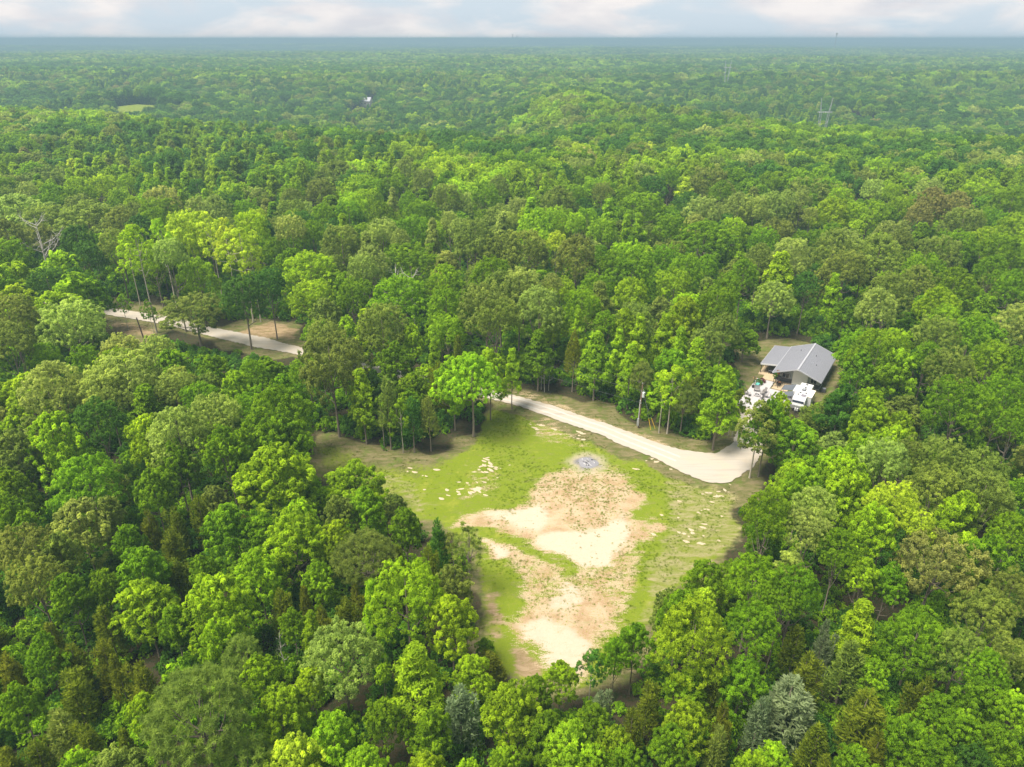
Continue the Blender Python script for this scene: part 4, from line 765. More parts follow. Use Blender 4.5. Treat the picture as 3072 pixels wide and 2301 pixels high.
# ------------------------------------------------------------------ the rest of the wood as scattered crowns
def scatter(name, meshes, pts, scale, rot, idx, tint, label):
    n = len(pts); me = bpy.data.meshes.new(name); me.vertices.add(n); me.vertices.foreach_set('co', np.ascontiguousarray(pts, np.float32).ravel())
    def at(nm, ty, arr, key='value'):
        a = me.attributes.new(nm, ty, 'POINT'); a.data.foreach_set(key, np.ascontiguousarray(arr).ravel())
    at('scl', 'FLOAT_VECTOR', scale.astype(np.float32), 'vector'); at('turn', 'FLOAT', rot.astype(np.float32)); at('pick', 'INT', idx.astype(np.int32))
    at('hue', 'FLOAT_COLOR', np.column_stack([tint, np.ones(n)]).astype(np.float32), 'color')
    ob = put(name, me); ob['kind'] = 'stuff'; ob['label'] = label
    ng = bpy.data.node_groups.new(name, 'GeometryNodeTree'); ng.interface.new_socket('Geometry', in_out='INPUT', socket_type='NodeSocketGeometry'); ng.interface.new_socket('Geometry', in_out='OUTPUT', socket_type='NodeSocketGeometry')
    gi = ng.nodes.new('NodeGroupInput'); go = ng.nodes.new('NodeGroupOutput'); L = ng.links
    mtp = ng.nodes.new('GeometryNodeMeshToPoints'); L.new(gi.outputs[0], mtp.inputs[0])
    iop = ng.nodes.new('GeometryNodeInstanceOnPoints'); L.new(mtp.outputs[0], iop.inputs['Points'])
    g2i = ng.nodes.new('GeometryNodeGeometryToInstance')
    for m in reversed(meshes):
        src = bpy.data.objects.new(name + '_form', m); oi = ng.nodes.new('GeometryNodeObjectInfo'); oi.inputs[0].default_value = src; L.new(oi.outputs['Geometry'], g2i.inputs[0])
    L.new(g2i.outputs[0], iop.inputs['Instance']); iop.inputs['Pick Instance'].default_value = True
    def attr(nm, ty):
        a = ng.nodes.new('GeometryNodeInputNamedAttribute'); a.data_type = ty; a.inputs[0].default_value = nm; return [o for o in a.outputs if o.enabled][0]
    L.new(attr('pick', 'INT'), iop.inputs['Instance Index']); L.new(attr('scl', 'FLOAT_VECTOR'), iop.inputs['Scale'])
    cx = ng.nodes.new('ShaderNodeCombineXYZ'); L.new(attr('turn', 'FLOAT'), cx.inputs[2]); e2 = ng.nodes.new('FunctionNodeEulerToRotation'); L.new(cx.outputs[0], e2.inputs[0]); L.new(e2.outputs[0], iop.inputs['Rotation'])
    st = ng.nodes.new('GeometryNodeStoreNamedAttribute'); st.data_type = 'FLOAT_COLOR'; st.domain = 'INSTANCE'; st.inputs['Name'].default_value = 'tint'
    L.new(iop.outputs[0], st.inputs[0]); L.new(attr('hue', 'FLOAT_COLOR'), [i for i in st.inputs if i.name == 'Value' and i.enabled][0])
    s2_ = ng.nodes.new('GeometryNodeStoreNamedAttribute'); s2_.data_type = 'FLOAT'; s2_.domain = 'INSTANCE'; s2_.inputs['Name'].default_value = 'scattered'
    [i for i in s2_.inputs if i.name == 'Value' and i.enabled][0].default_value = 1.0
    L.new(st.outputs[0], s2_.inputs[0]); L.new(s2_.outputs[0], go.inputs[0])
    md = ob.modifiers.new('scatter', 'NODES'); md.node_group = ng; return ob
npr = np.random.default_rng(9)
LOD1 = []
for s in range(7):
    (c, cc) = crown(200 + s, 19, 14.5, (p_round, p_spread, p_round)[s % 3], 46, .145, 9, 4, .75, zb=.42, cut=-.45, irregular=.16, k=3, droop=.3, inner=.06)
    LOD1.append(mesh_np('far_crown', *c[:2], [M_LEAF], var=c[2]))
for s in range(3):
    (c, cc) = crown(220 + s, 19, 8.5, p_cone, 50, .12, 6, 3, .75, zb=.30, irregular=.2, k=3, up=.9, inner=.06)
    LOD1.append(mesh_np('far_crown', *c[:2], [M_LEAF], var=c[2]))
LOD2 = []
for s in range(5):
    (c, cc) = crown(240 + s, 17, 11, (p_round, p_spread)[s % 2], 22, .17, 4, 2, 1.9, zb=.1, irregular=.16, k=2, inner=.0)
    LOD2.append(mesh_np('distant_crown', *c[:2], [M_LEAF], var=c[2]))
LOD3 = []
for s in range(3):
    rg3 = np.random.default_rng(300 + s); parts = []
    for a in range(6):
        for b_ in range(5):
            (c, cc) = crown(310 + s * 40 + a * 6 + b_, 17 * rg3.uniform(.8, 1.15), 15, p_spread, 8, .25, 3, 2, 3.4, zb=.15, irregular=.2, k=2, inner=0)
            v = c[0] + np.array([(a - 2.5) * 13 + rg3.normal(0, 2.5), (b_ - 2) * 14 + rg3.normal(0, 2.5), 0]); parts.append((v, c[1], np.clip(c[2] * .4 + rg3.uniform(.1, .7), 0, 1)))
    V, Fc, Av = merge(parts); LOD3.append(mesh_np('distant_wood', V, Fc, [M_LEAF], var=Av))
PAL = np.array([TINT[k] for k in 'gbopdyr'])
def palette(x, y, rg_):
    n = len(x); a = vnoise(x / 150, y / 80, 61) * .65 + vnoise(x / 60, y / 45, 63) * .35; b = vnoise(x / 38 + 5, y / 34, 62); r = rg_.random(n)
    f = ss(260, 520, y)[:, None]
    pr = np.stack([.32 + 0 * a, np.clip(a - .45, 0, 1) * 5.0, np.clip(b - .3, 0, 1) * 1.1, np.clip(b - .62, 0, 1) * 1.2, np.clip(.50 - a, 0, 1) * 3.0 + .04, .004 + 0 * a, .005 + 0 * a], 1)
    dk = np.clip(-valleys(x, y) / 20, 0, 1) * (np.hypot(x, y) > 380); fd = ss(560, 900, y); pr[:, 4] += dk * 1.1 + .45 * fd; pr[:, 1] *= (1 - .75 * dk) * (1 - .6 * fd); pr /= pr.sum(1, keepdims=True); cu = np.cumsum(pr, 1); k = (r[:, None] > cu).sum(1).clip(0, 6)  # valley shade put into crown tints: more dark green there, and further off
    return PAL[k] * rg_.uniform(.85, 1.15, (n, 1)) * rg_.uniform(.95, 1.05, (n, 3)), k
def grid_pts(y0, y1, sp, rg_, slope=.84, pad=40):
    ys_ = np.arange(y0, y1, sp * .88); out = []
    for i, yy in enumerate(ys_):
        hw = slope * yy + pad; xx = np.arange(-hw, hw, sp) + (i % 2) * sp / 2; out.append(np.column_stack([xx, np.full(len(xx), yy)]))
    p_ = np.concatenate(out); return p_ + rg_.uniform(-.38, .38, p_.shape) * sp
OPENFAR = [(FIELD_C[0] * .96, FIELD_C[1] - 40, 26, 34)]
def far_open(x, y):
    bad = np.hypot((x - FIELD_C[0]) / 44, (y - FIELD_C[1]) / 26) < 1
    for (ox, oy, orx, ory) in OPENFAR: bad |= np.hypot((x - ox) / orx, (y - oy) / ory) < 1
    return bad

TOWER = G(2476, 329, 22)[:2]; TOWER2 = G(2180, 232, 20)[:2]
BARN = np.array([386.0, 905.0]); FARHOUSE = np.array([-205.0, 1075.0])
OPENFAR += [(BARN[0] * .95, BARN[1] - 60, 14, 90), (FARHOUSE[0] * .95, FARHOUSE[1] - 80, 17, 110), (TOWER[0], TOWER[1], 12, 16)]
# crowns near the camera that are not single objects (past the count limit or outside the frame)
forms = []; fidx = {}
for pk in ('oak', 'young', 'gum', 'cedar'):
    fidx[pk] = (len(forms), len(PROTO[pk])); forms += [e[0] for e in PROTO[pk]]
P_, S_, R_, I_, T_ = [], [], [], [], []
for q in rest:
    pk = KN[q[0]][0]; pk = 'cedar' if pk in ('pine', 'slimpine') else ('oak' if pk not in fidx else pk)
    b0, nn = fidx[pk]; j = rr.randrange(nn); ph, pw = PROTO[pk][j][2:]
    w_ = max(q[5], q[4] * .45) if pk != 'cedar' else q[5]; P_.append((q[2], q[3], tz(q[2], q[3]))); S_.append((w_ / pw, w_ / pw, q[4] / ph)); R_.append(rr.uniform(0, 6.28)); I_.append(b0 + j); T_.append(jit(TINT[q[1]]))
if P_: scatter('wood_edge', forms, np.array(P_), np.array(S_), np.array(R_), np.array(I_), np.array(T_), 'crowns of the wood behind and beside the single trees')
# 290 m to 1300 m
p1 = grid_pts(292, 640, 10.6, npr); p1b = grid_pts(640, 1300, 12.0, npr); p1 = np.concatenate([p1, p1b]); p1 = p1[~far_open(p1[:, 0], p1[:, 1])]
LF = TX[TX[:, 1] > 270]; dm = np.full(len(p1), 9.0); nr_ = p1[:, 1] < 520
for q in LF: dm[nr_] = np.minimum(dm[nr_], np.hypot(p1[nr_, 0] - q[0], p1[nr_, 1] - q[1]) / (.5 * (q[3] + 9.5)))
p1 = p1[dm > .95]
p1 = p1[(npr.random(len(p1)) < .97)]
tn, kk = palette(p1[:, 0], p1[:, 1], npr); n = len(p1)
gum_zone = (vnoise(p1[:, 0] / 60, p1[:, 1] / 60, 91) > .62) | ((p1[:, 0] < -75) & (p1[:, 0] > -260) & (p1[:, 1] < 430))
isg = (npr.random(n) < np.where(gum_zone, .75, .07)); idx = np.where(isg, 7 + npr.integers(0, 3, n), npr.integers(0, 7, n))
tn = np.where((isg & (npr.random(n) < .75))[:, None], PAL[1] * npr.uniform(.7, 1.0, (n, 1)), tn)
sc_ = npr.uniform(.86, 1.22, n); sh = npr.uniform(.9, 1.15, n) * (1 + .12 * (vnoise(p1[:, 0] / 45, p1[:, 1] / 45, 71) - .5)); 
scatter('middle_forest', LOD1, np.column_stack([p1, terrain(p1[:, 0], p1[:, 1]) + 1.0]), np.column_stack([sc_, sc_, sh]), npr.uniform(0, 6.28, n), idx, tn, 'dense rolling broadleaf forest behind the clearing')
p2 = grid_pts(1300, 3800, 13.5, npr); p2 = p2[~far_open(p2[:, 0], p2[:, 1])]; tn, kk = palette(p2[:, 0] * .6, p2[:, 1] * .6, npr); n = len(p2)
sc_ = npr.uniform(1.15, 1.7, n)
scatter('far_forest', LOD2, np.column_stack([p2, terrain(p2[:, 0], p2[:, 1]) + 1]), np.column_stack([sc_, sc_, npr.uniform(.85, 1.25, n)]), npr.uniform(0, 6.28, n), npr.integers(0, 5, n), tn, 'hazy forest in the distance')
p3 = grid_pts(3800, 10400, 66, npr, .82, 200); tn, kk = palette(p3[:, 0] * .2, p3[:, 1] * .2, npr); n = len(p3)
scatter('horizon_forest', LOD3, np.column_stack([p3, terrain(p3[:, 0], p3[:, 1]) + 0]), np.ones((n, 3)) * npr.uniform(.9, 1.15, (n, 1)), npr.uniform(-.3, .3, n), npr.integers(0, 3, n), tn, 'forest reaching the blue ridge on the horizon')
# undergrowth on the wood floor
UG = []
for s in range(3):
    (c, cc) = crown(260 + s, 2.6, 3.4, p_round, 16, .22, 7, 3, .34, zb=.0, irregular=.3, k=4, inner=0); UG.append(mesh_np('bush_form', *c[:2], [M_LEAF], var=c[2]))
pu = np.column_stack([npr.uniform(-250, 250, 30000), npr.uniform(25, 320, 30000)]); pu = pu[np.abs(pu[:, 0]) < 30 + .8 * pu[:, 1]]
ok = ~inside(pu[:, 0], pu[:, 1], HOUSE) & (sdist(pu[:, 0], pu[:, 1], ROAD) < -3.5) & (sdist(pu[:, 0], pu[:, 1], OPEN) < -1.5)
a, b, _ = proj(pu[:, 0], pu[:, 1], 1.0)
for pl in VIS + [[(2190,1090),(2260,1000),(2380,1000),(2540,1060),(2520,1160),(2420,1260),(2230,1300)], [(600,960),(780,940),(930,960),(930,1090),(800,1100)], [(290,880),(540,900),(560,980),(470,1040),(290,1010)]]: ok &= ~inside(a, b, pl)
pu = pu[ok]; pu = pu[npr.random(len(pu)) < .8]; n = len(pu); su = npr.uniform(.45, 1.25, n)
ucol = np.where(npr.random(n)[:, None] < .5, np.array([TINT['g']]), np.array([TINT['d']])) * npr.uniform(.9, 1.4, (n, 1))
scatter('undergrowth', UG, np.column_stack([pu, terrain(pu[:, 0], pu[:, 1]) - .1]), np.column_stack([su, su, su * npr.uniform(.7, 1.3, n)]), npr.uniform(0, 6.28, n), npr.integers(0, 3, n), ucol, 'low leafy undergrowth on the forest floor')
# grass tufts and weeds in the clearing
TF = []
for s in range(3):
    g_ = np.random.default_rng(400 + s); m = 34; b = g_.normal(0, .16, (m, 3)); b[:, 2] = 0; d = unit(np.column_stack([g_.normal(0, .5, m), g_.normal(0, .5, m), np.ones(m)])); l_ = g_.uniform(.12, .34, (m, 1)); sd2 = unit(np.cross(d, g_.normal(0, 1, d.shape))) * .03
    V = np.stack([b - sd2, b + sd2, b + d * l_], 1).reshape(-1, 3); TF.append(mesh_np('tuft_form', V, np.arange(m * 3).reshape(-1, 3), [M_LEAF], var=np.repeat(g_.uniform(.2, .8, m), 3)))
wts = (f_open * (.30 + .9 * f_grass + .16 * f_sand) * (1 - .92 * f_pale) * ss(.35, .75, vnoise(nx / 7, ny / 7, 95) + .15) * (rd < -.4) * (hs_ < -.3)).clip(0, None)
ar = np.ones_like(wts); sel = npr.choice(len(nx), 15000, p=wts / wts.sum(), replace=True)
pt = np.column_stack([nx[sel], ny[sel]]) + npr.uniform(-.35, .35, (15000, 2)); cl = vnoise(pt[:, 0] / 1.6, pt[:, 1] / 1.6, 81); k_ = cl + npr.uniform(-.6, .6, len(pt)) > .5; pt = pt[k_]; selk = sel[k_]; n = len(pt)
gcol = np.where((f_grass[selk] > .5)[:, None], np.array([[.22, .32, .02]]), np.array([[.18, .21, .045]])) * npr.uniform(.6, 1.15, (n, 1)); su = npr.uniform(.3, .75, n)
scatter('grass_tufts', TF, np.column_stack([pt, zz[near][selk] - .02]), np.column_stack([su, su, su]), npr.uniform(0, 6.28, n), npr.integers(0, 3, n), gcol, 'tufts of grass and weeds scattered over the clearing')
# ------------------------------------------------------------------ house
M_ROOF = simple('metal_roof', (.225, .228, .265), .45, .15, .6, .06); M_ROOFT = simple('roof_trim', (.42, .42, .46), .45, .2, 2, .05)
M_SIDE = simple('grey_siding', (.36, .39, .41), .7, 0, 3, .08); M_WHITE = simple('white_paint', (.50, .50, .51), .6, 0, 3, .04); M_WAIN = simple('dark_wainscot', (.10, .10, .115), .7, 0, 4, .15)
M_TAN = simple('tan_concrete', (.40, .31, .20), .9, 0, 1.2, .18, .2); M_CONC = simple('pale_concrete', (.38, .36, .365), .9, 0, 1.0, .10, .2); M_GLASS = simple('window_glass', (.03, .035, .045), .08, 0, 2, .2)
M_BLACK = simple('black_metal', (.025, .022, .022), .5, .3, 5, .2); M_BRONZE = simple('dark_post_paint', (.05, .035, .03), .7, 0, 5, .2); M_SOFF = simple('soffit', (.62, .63, .64), .7, 0, 2, .05)
M_GREY = simple('galvanised_metal', (.45, .47, .50), .45, .5, 5, .12); M_GREYW = simple('grey_weathered_wood', (.20, .185, .18), .8, 0, 6, .25); M_COPPER = simple('copper_lid', (.60, .30, .17), .4, .4, 4, .2)
HZ = .14
def hthing(nm, lb, ct, u, w, z=HZ, rz=0, group=None):
    p_ = hl(u, w); return thing(nm, lb, ct, (p_[0], p_[1], z), HYAW + rz, group)
house = hthing('house', 'grey metal roofed house with white centre wall and lean-to porch', 'house', 0, 0, 0)
MB().box((0, 9.65, .06), (9.3, 14.1, .3)).done('foundation', M_CONC, house)
zr, ze, ov = 5.0, 3.05, 5.2
sl = (zr - ze) / ov
def gable(y0, y1, u0, u1, z0, th=.15):
    """wall slab following the roof underside between u0 and u1"""
    us = sorted({u0, u1, 0.0} if u0 < 0 < u1 else {u0, u1}); mb = MB(); bm = mb.bm
    top = [(u, zr - .12 - sl * abs(u)) for u in us]; pts = [(u0, z0), (u1, z0)] + [q for q in reversed(top)]
    a = [bm.verts.new((p[0], y0, p[1])) for p in pts]; b = [bm.verts.new((p[0], y0 + th, p[1])) for p in pts]; n = len(pts)
    bm.faces.new(a); bm.faces.new(b[::-1])
    for i in range(n): bm.faces.new((a[i], a[(i + 1) % n], b[(i + 1) % n], b[i]))
    return mb
m_ = gable(2.7, 0, -4.5, -1.2, .2)
for u in np.arange(-4.4, -1.3, .3): m_.box((u, 2.69, (.2 + zr - .2 - sl * abs(u)) / 2 + .05), (.04, .03, zr - .45 - sl * abs(u)))
m_.done('front_wall', M_SIDE, house)
m_ = gable(2.7, 0, 2.0, 4.5, .2)
for u in np.arange(2.15, 4.4, .3): m_.box((u, 2.69, (zr - sl * abs(u)) / 2 + .05), (.04, .03, zr - .45 - sl * abs(u)))
m_.done('front_wall', M_SIDE, house)
m_ = gable(2.2, 0, -1.2, 2.0, .2, .65); m_.done('white_centre_wall', simple('shade_offset_white', (.80, .80, .80), .6, 0, 3, .03), house)  # wall colour raised above the other white to offset the overhang's shade
gable(16.45, 0, -4.5, 4.5, .2).done('rear_wall', M_SIDE, house)
for s in (-1, 1):
    m_ = MB().box((s * 4.43, 9.65, 1.62), (.15, 13.7, 2.85))
    for w in np.arange(3.1, 16.3, .3): m_.box((s * 4.515, w, 1.62), (.03, .04, 2.8))
    m_.done('side_wall', M_SIDE, house)
MB().box((-2.87, 2.66, .66), (3.3, .07, .95)).box((-4.53, 9.65, .66), (.07, 13.9, .95)).done('wainscot', M_WAIN, house)
MB().box((3.27, 2.66, .66), (2.5, .07, .95)).box((4.53, 9.65, .66), (.07, 13.9, .95)).done('wainscot', M_WAIN, house)
for s in (-1, 1):
    MB().poly([(0, 0, zr), (s * ov, 0, ze), (s * ov, 17.4, ze), (0, 17.4, zr)] if s > 0 else [(0, 0, zr), (0, 17.4, zr), (-ov, 17.4, ze), (-ov, 0, ze)], .10).done('roof_slope', M_ROOF, house)
    m_ = MB(); L_ = math.hypot(ov, zr - ze); an = math.atan2(zr - ze, ov) * s
    for w in np.arange(.3, 17.3, .61): m_.box((s * ov / 2, w, (zr + ze) / 2 + .018), (L_, .035, .035), Matrix.Rotation(an, 3, 'Y'))
    q = m_.done('roof_seams', M_ROOF, house); q['kind'] = 'stuff'
    MB().box((s * (ov + .02), 8.7, ze - .06), (.09, 17.5, .16)).done('gutter', M_ROOFT if s < 0 else M_WAIN, house)
    for w in (0, 17.4): MB().box((s * ov / 2, w - .04 if w == 0 else w + .04, (zr + ze) / 2 - .09), (L_ + .04, .06, .24), Matrix.Rotation(an, 3, 'Y')).done('rake_board', M_WHITE if w == 0 and 0 else M_ROOFT, house)
    MB().poly([(0.02 * s, .08, zr - .13), (s * 4.9, .08, zr - .13 - sl * 4.9), (s * 4.9, 2.18, zr - .13 - sl * 4.9), (.02 * s, 2.18, zr - .13)] if s > 0 else [(-.02, .08, zr - .13), (-.02, 2.18, zr - .13), (-4.9, 2.18, zr - .13 - sl * 4.9), (-4.9, .08, zr - .13 - sl * 4.9)], .04).done('soffit', M_SOFF, house)
MB().box((0, 8.7, zr + .03), (.34, 17.46, .05)).box((0, 8.7, zr + .06), (.12, 17.48, .04)).done('ridge_cap', M_ROOFT, house)
MB().poly([(-5.1, 4.8, 2.98), (-5.1, 17.3, 2.98), (-9.0, 17.3, 2.5), (-9.0, 4.8, 2.5)], .10).done('porch_roof', M_ROOF, house)
m_ = MB(); an = math.atan2(.48, 3.9)
for w in np.arange(5.1, 17.2, .61): m_.box((-7.05, w, 2.76), (3.92, .035, .035), Matrix.Rotation(-an, 3, 'Y'))
q = m_.done('roof_seams', M_ROOF, house); q['kind'] = 'stuff'
MB().box((-5.12, 11.05, 3.02), (.16, 12.6, .05)).done('roof_flashing', M_ROOFT, house)
MB().box((-7.05, 4.74, 2.58), (3.9, .08, .34), Matrix.Rotation(-an, 3, 'Y')).done('porch_beam', M_WHITE, house)
MB().box((-9.03, 11.05, 2.40), (.08, 12.6, .2)).done('gutter', M_ROOFT, house)
for w in (5.0, 9.1, 13.2, 17.1): MB().box((-8.8, w, 1.2), (.15, .15, 2.45)).done('porch_post', M_BRONZE, house)
MB().box((0, -.14, zr - .18), (.34, .12, .16), bev=.03).done('gable_lamp', M_WHITE, house)
def window(u, w, z, wd_, ht, par, face=-1):
    f_ = MB()
    for dx in (-1, 1): f_.box((u + dx * wd_ / 2, w, z), (.09, .1, ht + .09))
    for dz in (-1, 1): f_.box((u, w, z + dz * ht / 2), (wd_ - .09, .1, .09))
    f_.box((u, w, z), (.06, .09, ht - .09)); fr = f_.done('window', M_WHITE, par)
    for dx in (-1, 1): MB().box((u + dx * wd_ / 4, w + .01, z), (wd_ / 2 - .1, .04, ht - .1)).done('pane', M_GLASS, fr)
window(-2.75, 2.64, 1.78, 1.5, 1.1, house); window(3.25, 2.64, 1.85, 1.3, 1.1, house)
m_ = MB()
for k in range(9):
    a0 = math.pi * k / 9; a1 = math.pi * (k + 1) / 9
    m_.cyl((-2.75 + 1.05 * math.cos(a0), 2.6, 1.7 + 1.0 * math.sin(a0)), (-2.75 + 1.05 * math.cos(a1), 2.6, 1.7 + 1.0 * math.sin(a1)), .05, n=6)
m_.done('arched_trim', M_GREYW, house)
for w in (6, 10.5, 14.5):
    f_ = MB().box((4.56, w, 1.8), (.08, 1.1, 1.0)).done('window', M_WHITE, house); MB().box((4.61, w, 1.8), (.03, .92, .82)).done('pane', M_GLASS, f_)
d_ = MB().box((-4.56, 8, 1.25), (.07, 1.0, 2.1)).done('door', M_WAIN, house); MB().ball((-4.62, 8.38, 1.2), .05, 8).done('handle', M_GREY, d_)
for u, w in ((1.6, 11), (2.6, 6.5), (-2.2, 13)): MB().cyl((u, w, zr - sl * abs(u) - .1), (u, w, zr - sl * abs(u) + .35), .07, n=8).done('vent_pipe', M_WAIN, house)
# slabs in front of the house
ps = hthing('porch_floor', 'tan concrete porch slab', 'slab', 0, 0, 0); del ps['category']; ps['kind'] = 'structure'
MB().box((-6.9, 10.4, .07), (4.3, 12.8, .14)).done('slab', M_TAN, ps); MB().box((-6.1, 2.9, .065), (3.0, 2.3, .13)).done('slab', M_TAN, ps)
MB().box((-2.75, .25, .08), (3.4, 4.7, .16)).done('slab', M_TAN, ps)
pt_ = hthing('patio', 'pale grey stamped concrete patio', 'patio', 0, 0, 0); del pt_['category']; pt_['kind'] = 'structure'
sq = None
for iu, u in enumerate(np.arange(-7.6, .4, 1.95)):
    for iw, w in enumerate(np.arange(-13.2, 1.5, 1.95)):
        if u > -4.6 and w > -2.3: continue
        if sq is None: sq = MB().box((0, 0, 0), (1.925, 1.925, .12), bev=.012).done('paving_slab', M_CONC, pt_, (u, w, .075)); continue
        c_ = sq.copy(); COL.objects.link(c_); c_.location = (u, w, .075 + rr.uniform(-.004, .004))
# ------------------------------------------------------------------ camper
cp = hthing('travel_camper', 'white travel camper with dark front window, roof vents and side slide-outs', 'camper', 2.88, -6.05, .12)
body = MB(); bm = body.bm
prof = [(-4.55, .62), (-4.85, 1.55), (-4.35, 2.75), (-3.85, 3.05), (3.7, 3.05), (3.85, 2.9), (3.85, .62)]
a = [bm.verts.new((-1.27, y, z)) for y, z in prof]; b = [bm.verts.new((1.27, y, z)) for y, z in prof]; n = len(prof)
bm.faces.new(a); bm.faces.new(b[::-1])
for i in range(n): bm.faces.new((a[i], b[i], b[(i + 1) % n], a[(i + 1) % n]))
bmesh.ops.recalc_face_normals(bm, faces=bm.faces); bmesh.ops.bevel(bm, geom=[e for e in bm.edges], offset=.05, segments=2, affect='EDGES', profile=.5)
body.done('body', simple('camper_side', (.50, .50, .51), .4, 0, 2, .04), cp)
MB().box((0, -.05, 3.06), (2.44, 7.5, .05), bev=.02).done('roof', M_WHITE, cp)
fwa = math.atan2(2.75 - 1.55, .5)
MB().box((0, -4.66, 2.15), (2.1, .05, 1.15), Matrix.Rotation(fwa - R(90), 3, 'X').inverted() @ Matrix.Identity(3)).done('front_window', simple('tinted_front', (.10, .12, .20), .15, 0, 2, .1), cp)
for s in (-1, 1): MB().box((s * 1.12, -4.68, 2.15), (.14, .08, 1.25), Matrix.Rotation(fwa - R(90), 3, 'X').inverted()).done('front_pillar', M_WHITE, cp)
ac = MB().box((0, .1, 3.2), (.75, 1.0, .24), bev=.06).done('air_conditioner', M_WAIN, cp); MB().box((0, .1, 3.33), (.5, .7, .03)).done('grille', M_GREY, ac)
for u, w, s_ in ((0.0, 3.0, .42), (.05, 1.35, .36), (-.35, -1.6, .36), (.75, -1.3, .36), (-.55, -2.6, .36)): MB().box((u, w, 3.13), (s_, s_, .12), bev=.03).done('roof_vent', M_BLACK, cp)
MB().box((.55, -2.7, 3.11), (.95, 1.15, .04)).done('solar_panel', simple('solar_panel', (.20, .18, .21), .3, 0, 8, .2), cp)
so = MB().box((-1.62, .7, 1.85), (.8, 3.5, 2.1), bev=.03).done('slide_out', M_WHITE, cp); MB().box((-2.04, .5, 2.0), (.03, 1.3, .7)).done('pane', M_GLASS, so)
so = MB().box((1.68, -.6, 1.85), (.85, 3.9, 2.1), bev=.03).done('slide_out', M_WHITE, cp); MB().box((2.12, -.6, 2.0), (.03, 1.5, .7)).done('pane', M_GLASS, so)
MB().box((1.68, -.6, 2.93), (.95, 4.0, .05)).done('slide_cover', simple('warm_white_cover', (.72, .62, .55), .7, 0, 3, .1), cp)
for s in (-1, 1):
    for w in (.0, .85):
        tw = MB().cyl((s * 1.05, w, .34), (s * 1.27, w, .34), .34, n=18).done('wheel', M_BLACK, cp); MB().cyl((s * 1.26, w, .34), (s * 1.30, w, .34), .18, n=12).done('rim', M_GREY, tw)
MB().cyl((-.9, -4.5, .55), (0, -5.9, .5), .05, n=8).cyl((.9, -4.5, .55), (0, -5.9, .5), .05, n=8).cyl((0, -5.9, .05), (0, -5.9, .85), .05, n=8).done('hitch_frame', M_BLACK, cp)
for s in (-1, 1): MB().cyl((s * .2, -5.1, .55), (s * .2, -5.1, 1.05), .17, n=12).ball((s * .2, -5.1, 1.05), .17, 10, (1, 1, .5)).done('gas_bottle', M_WHITE, cp)
M_AWN = simple('dark_awning_fabric', (.085, .095, .115), .8, 0, 5, .12)
for k, (c4) in enumerate([[(-1.54, -3.63, 2.3), (.95, -3.25, 2.9), (.78, -6.75, 2.9), (-1.64, -6.25, 2.25)], [(-.72, -6.95, 2.3), (.98, -6.9, 2.85), (1.5, -9.2, 2.85), (-.2, -9.3, 2.2)]]):
    loc = [(u - 2.88, w + 6.05, z - .12) for u, w, z in c4]
    nn_ = 6; mb = MB(); bm = mb.bm; gr = []
    for i in range(nn_ + 1):
        row = []
        for j in range(nn_ + 1):
            a_, b_ = i / nn_, j / nn_; p_ = [(1 - a_) * ((1 - b_) * loc[0][q] + b_ * loc[3][q]) + a_ * ((1 - b_) * loc[1][q] + b_ * loc[2][q]) for q in range(3)]
            p_[2] -= .16 * math.sin(math.pi * a_) * math.sin(math.pi * b_); row.append(bm.verts.new(p_))
        gr.append(row)
    for i in range(nn_):
        for j in range(nn_): bm.faces.new((gr[i][j], gr[i + 1][j], gr[i + 1][j + 1], gr[i][j + 1]))
    aw = mb.done('awning', M_AWN, cp); md = aw.modifiers.new('thick', 'SOLIDIFY'); md.thickness = .02
    for q in (0, 3): MB().cyl((loc[q][0], loc[q][1], 0), loc[q], .03, n=6).done('awning_arm', M_BLACK, aw)
    MB().cyl(loc[0], loc[3], .035, n=6).done('awning_roller', M_BLACK, aw)
# ------------------------------------------------------------------ patio furniture
def adir(nm, lb, u, w, rz, wide=.62):
    t_ = hthing(nm, lb, 'chair' if wide < 1 else 'bench', u, w, .14, rz, 'patio seats round the fire pit')
    MB().box((0, 0, .38), (wide, .58, .05), Matrix.Rotation(R(8), 3, 'X'), .01).done('seat', M_GREYW, t_)
    m_ = MB(); ns = int(wide / .13)
    for i in range(ns): m_.box((-wide / 2 + (i + .5) * wide / ns, .36, .78), (wide / ns - .03, .035, .86), Matrix.Rotation(R(-18), 3, 'X'))
    m_.box((0, .30, .6), (wide, .04, .07)).box((0, .44, 1.0), (wide, .04, .07)).done('backrest', M_GREYW, t_)
    for s in (-1, 1):
        MB().box((s * (wide / 2 + .04), -.02, .6), (.11, .72, .035)).done('armrest', M_GREYW, t_)
        MB().box((s * (wide / 2 - .01), -.27, .29), (.06, .06, .58)).done('leg', M_GREYW, t_); MB().box((s * (wide / 2 - .01), .27, .29), (.06, .06, .58)).done('leg', M_GREYW, t_)
fu, fw = -6.08, -7.6
for nm, lb, u, w, wd_ in (('glider_bench', 'grey slatted bench behind the round fire pit', -6.75, -5.5, 1.15), ('patio_chair', 'grey slatted chair right behind the fire pit, away from the camera', -5.1, -5.3, .62), ('patio_chair', 'grey slatted chair just in front of the rear right chair', -5.3, -6.5, .62),
                          ('patio_chair', 'grey slatted chair furthest right of the fire pit', -4.2, -7.4, .62), ('patio_chair', 'grey slatted chair in front of the fire pit on its right', -4.75, -8.7, .62), ('patio_chair', 'grey slatted chair immediately left of the fire pit', -7.5, -8.6, .62), ('patio_chair', 'grey slatted chair on the left patio edge', -8.3, -8.3, .62)):
    adir(nm, lb, u, w, math.atan2(-(fu - u), fw - w) + math.pi, wd_)
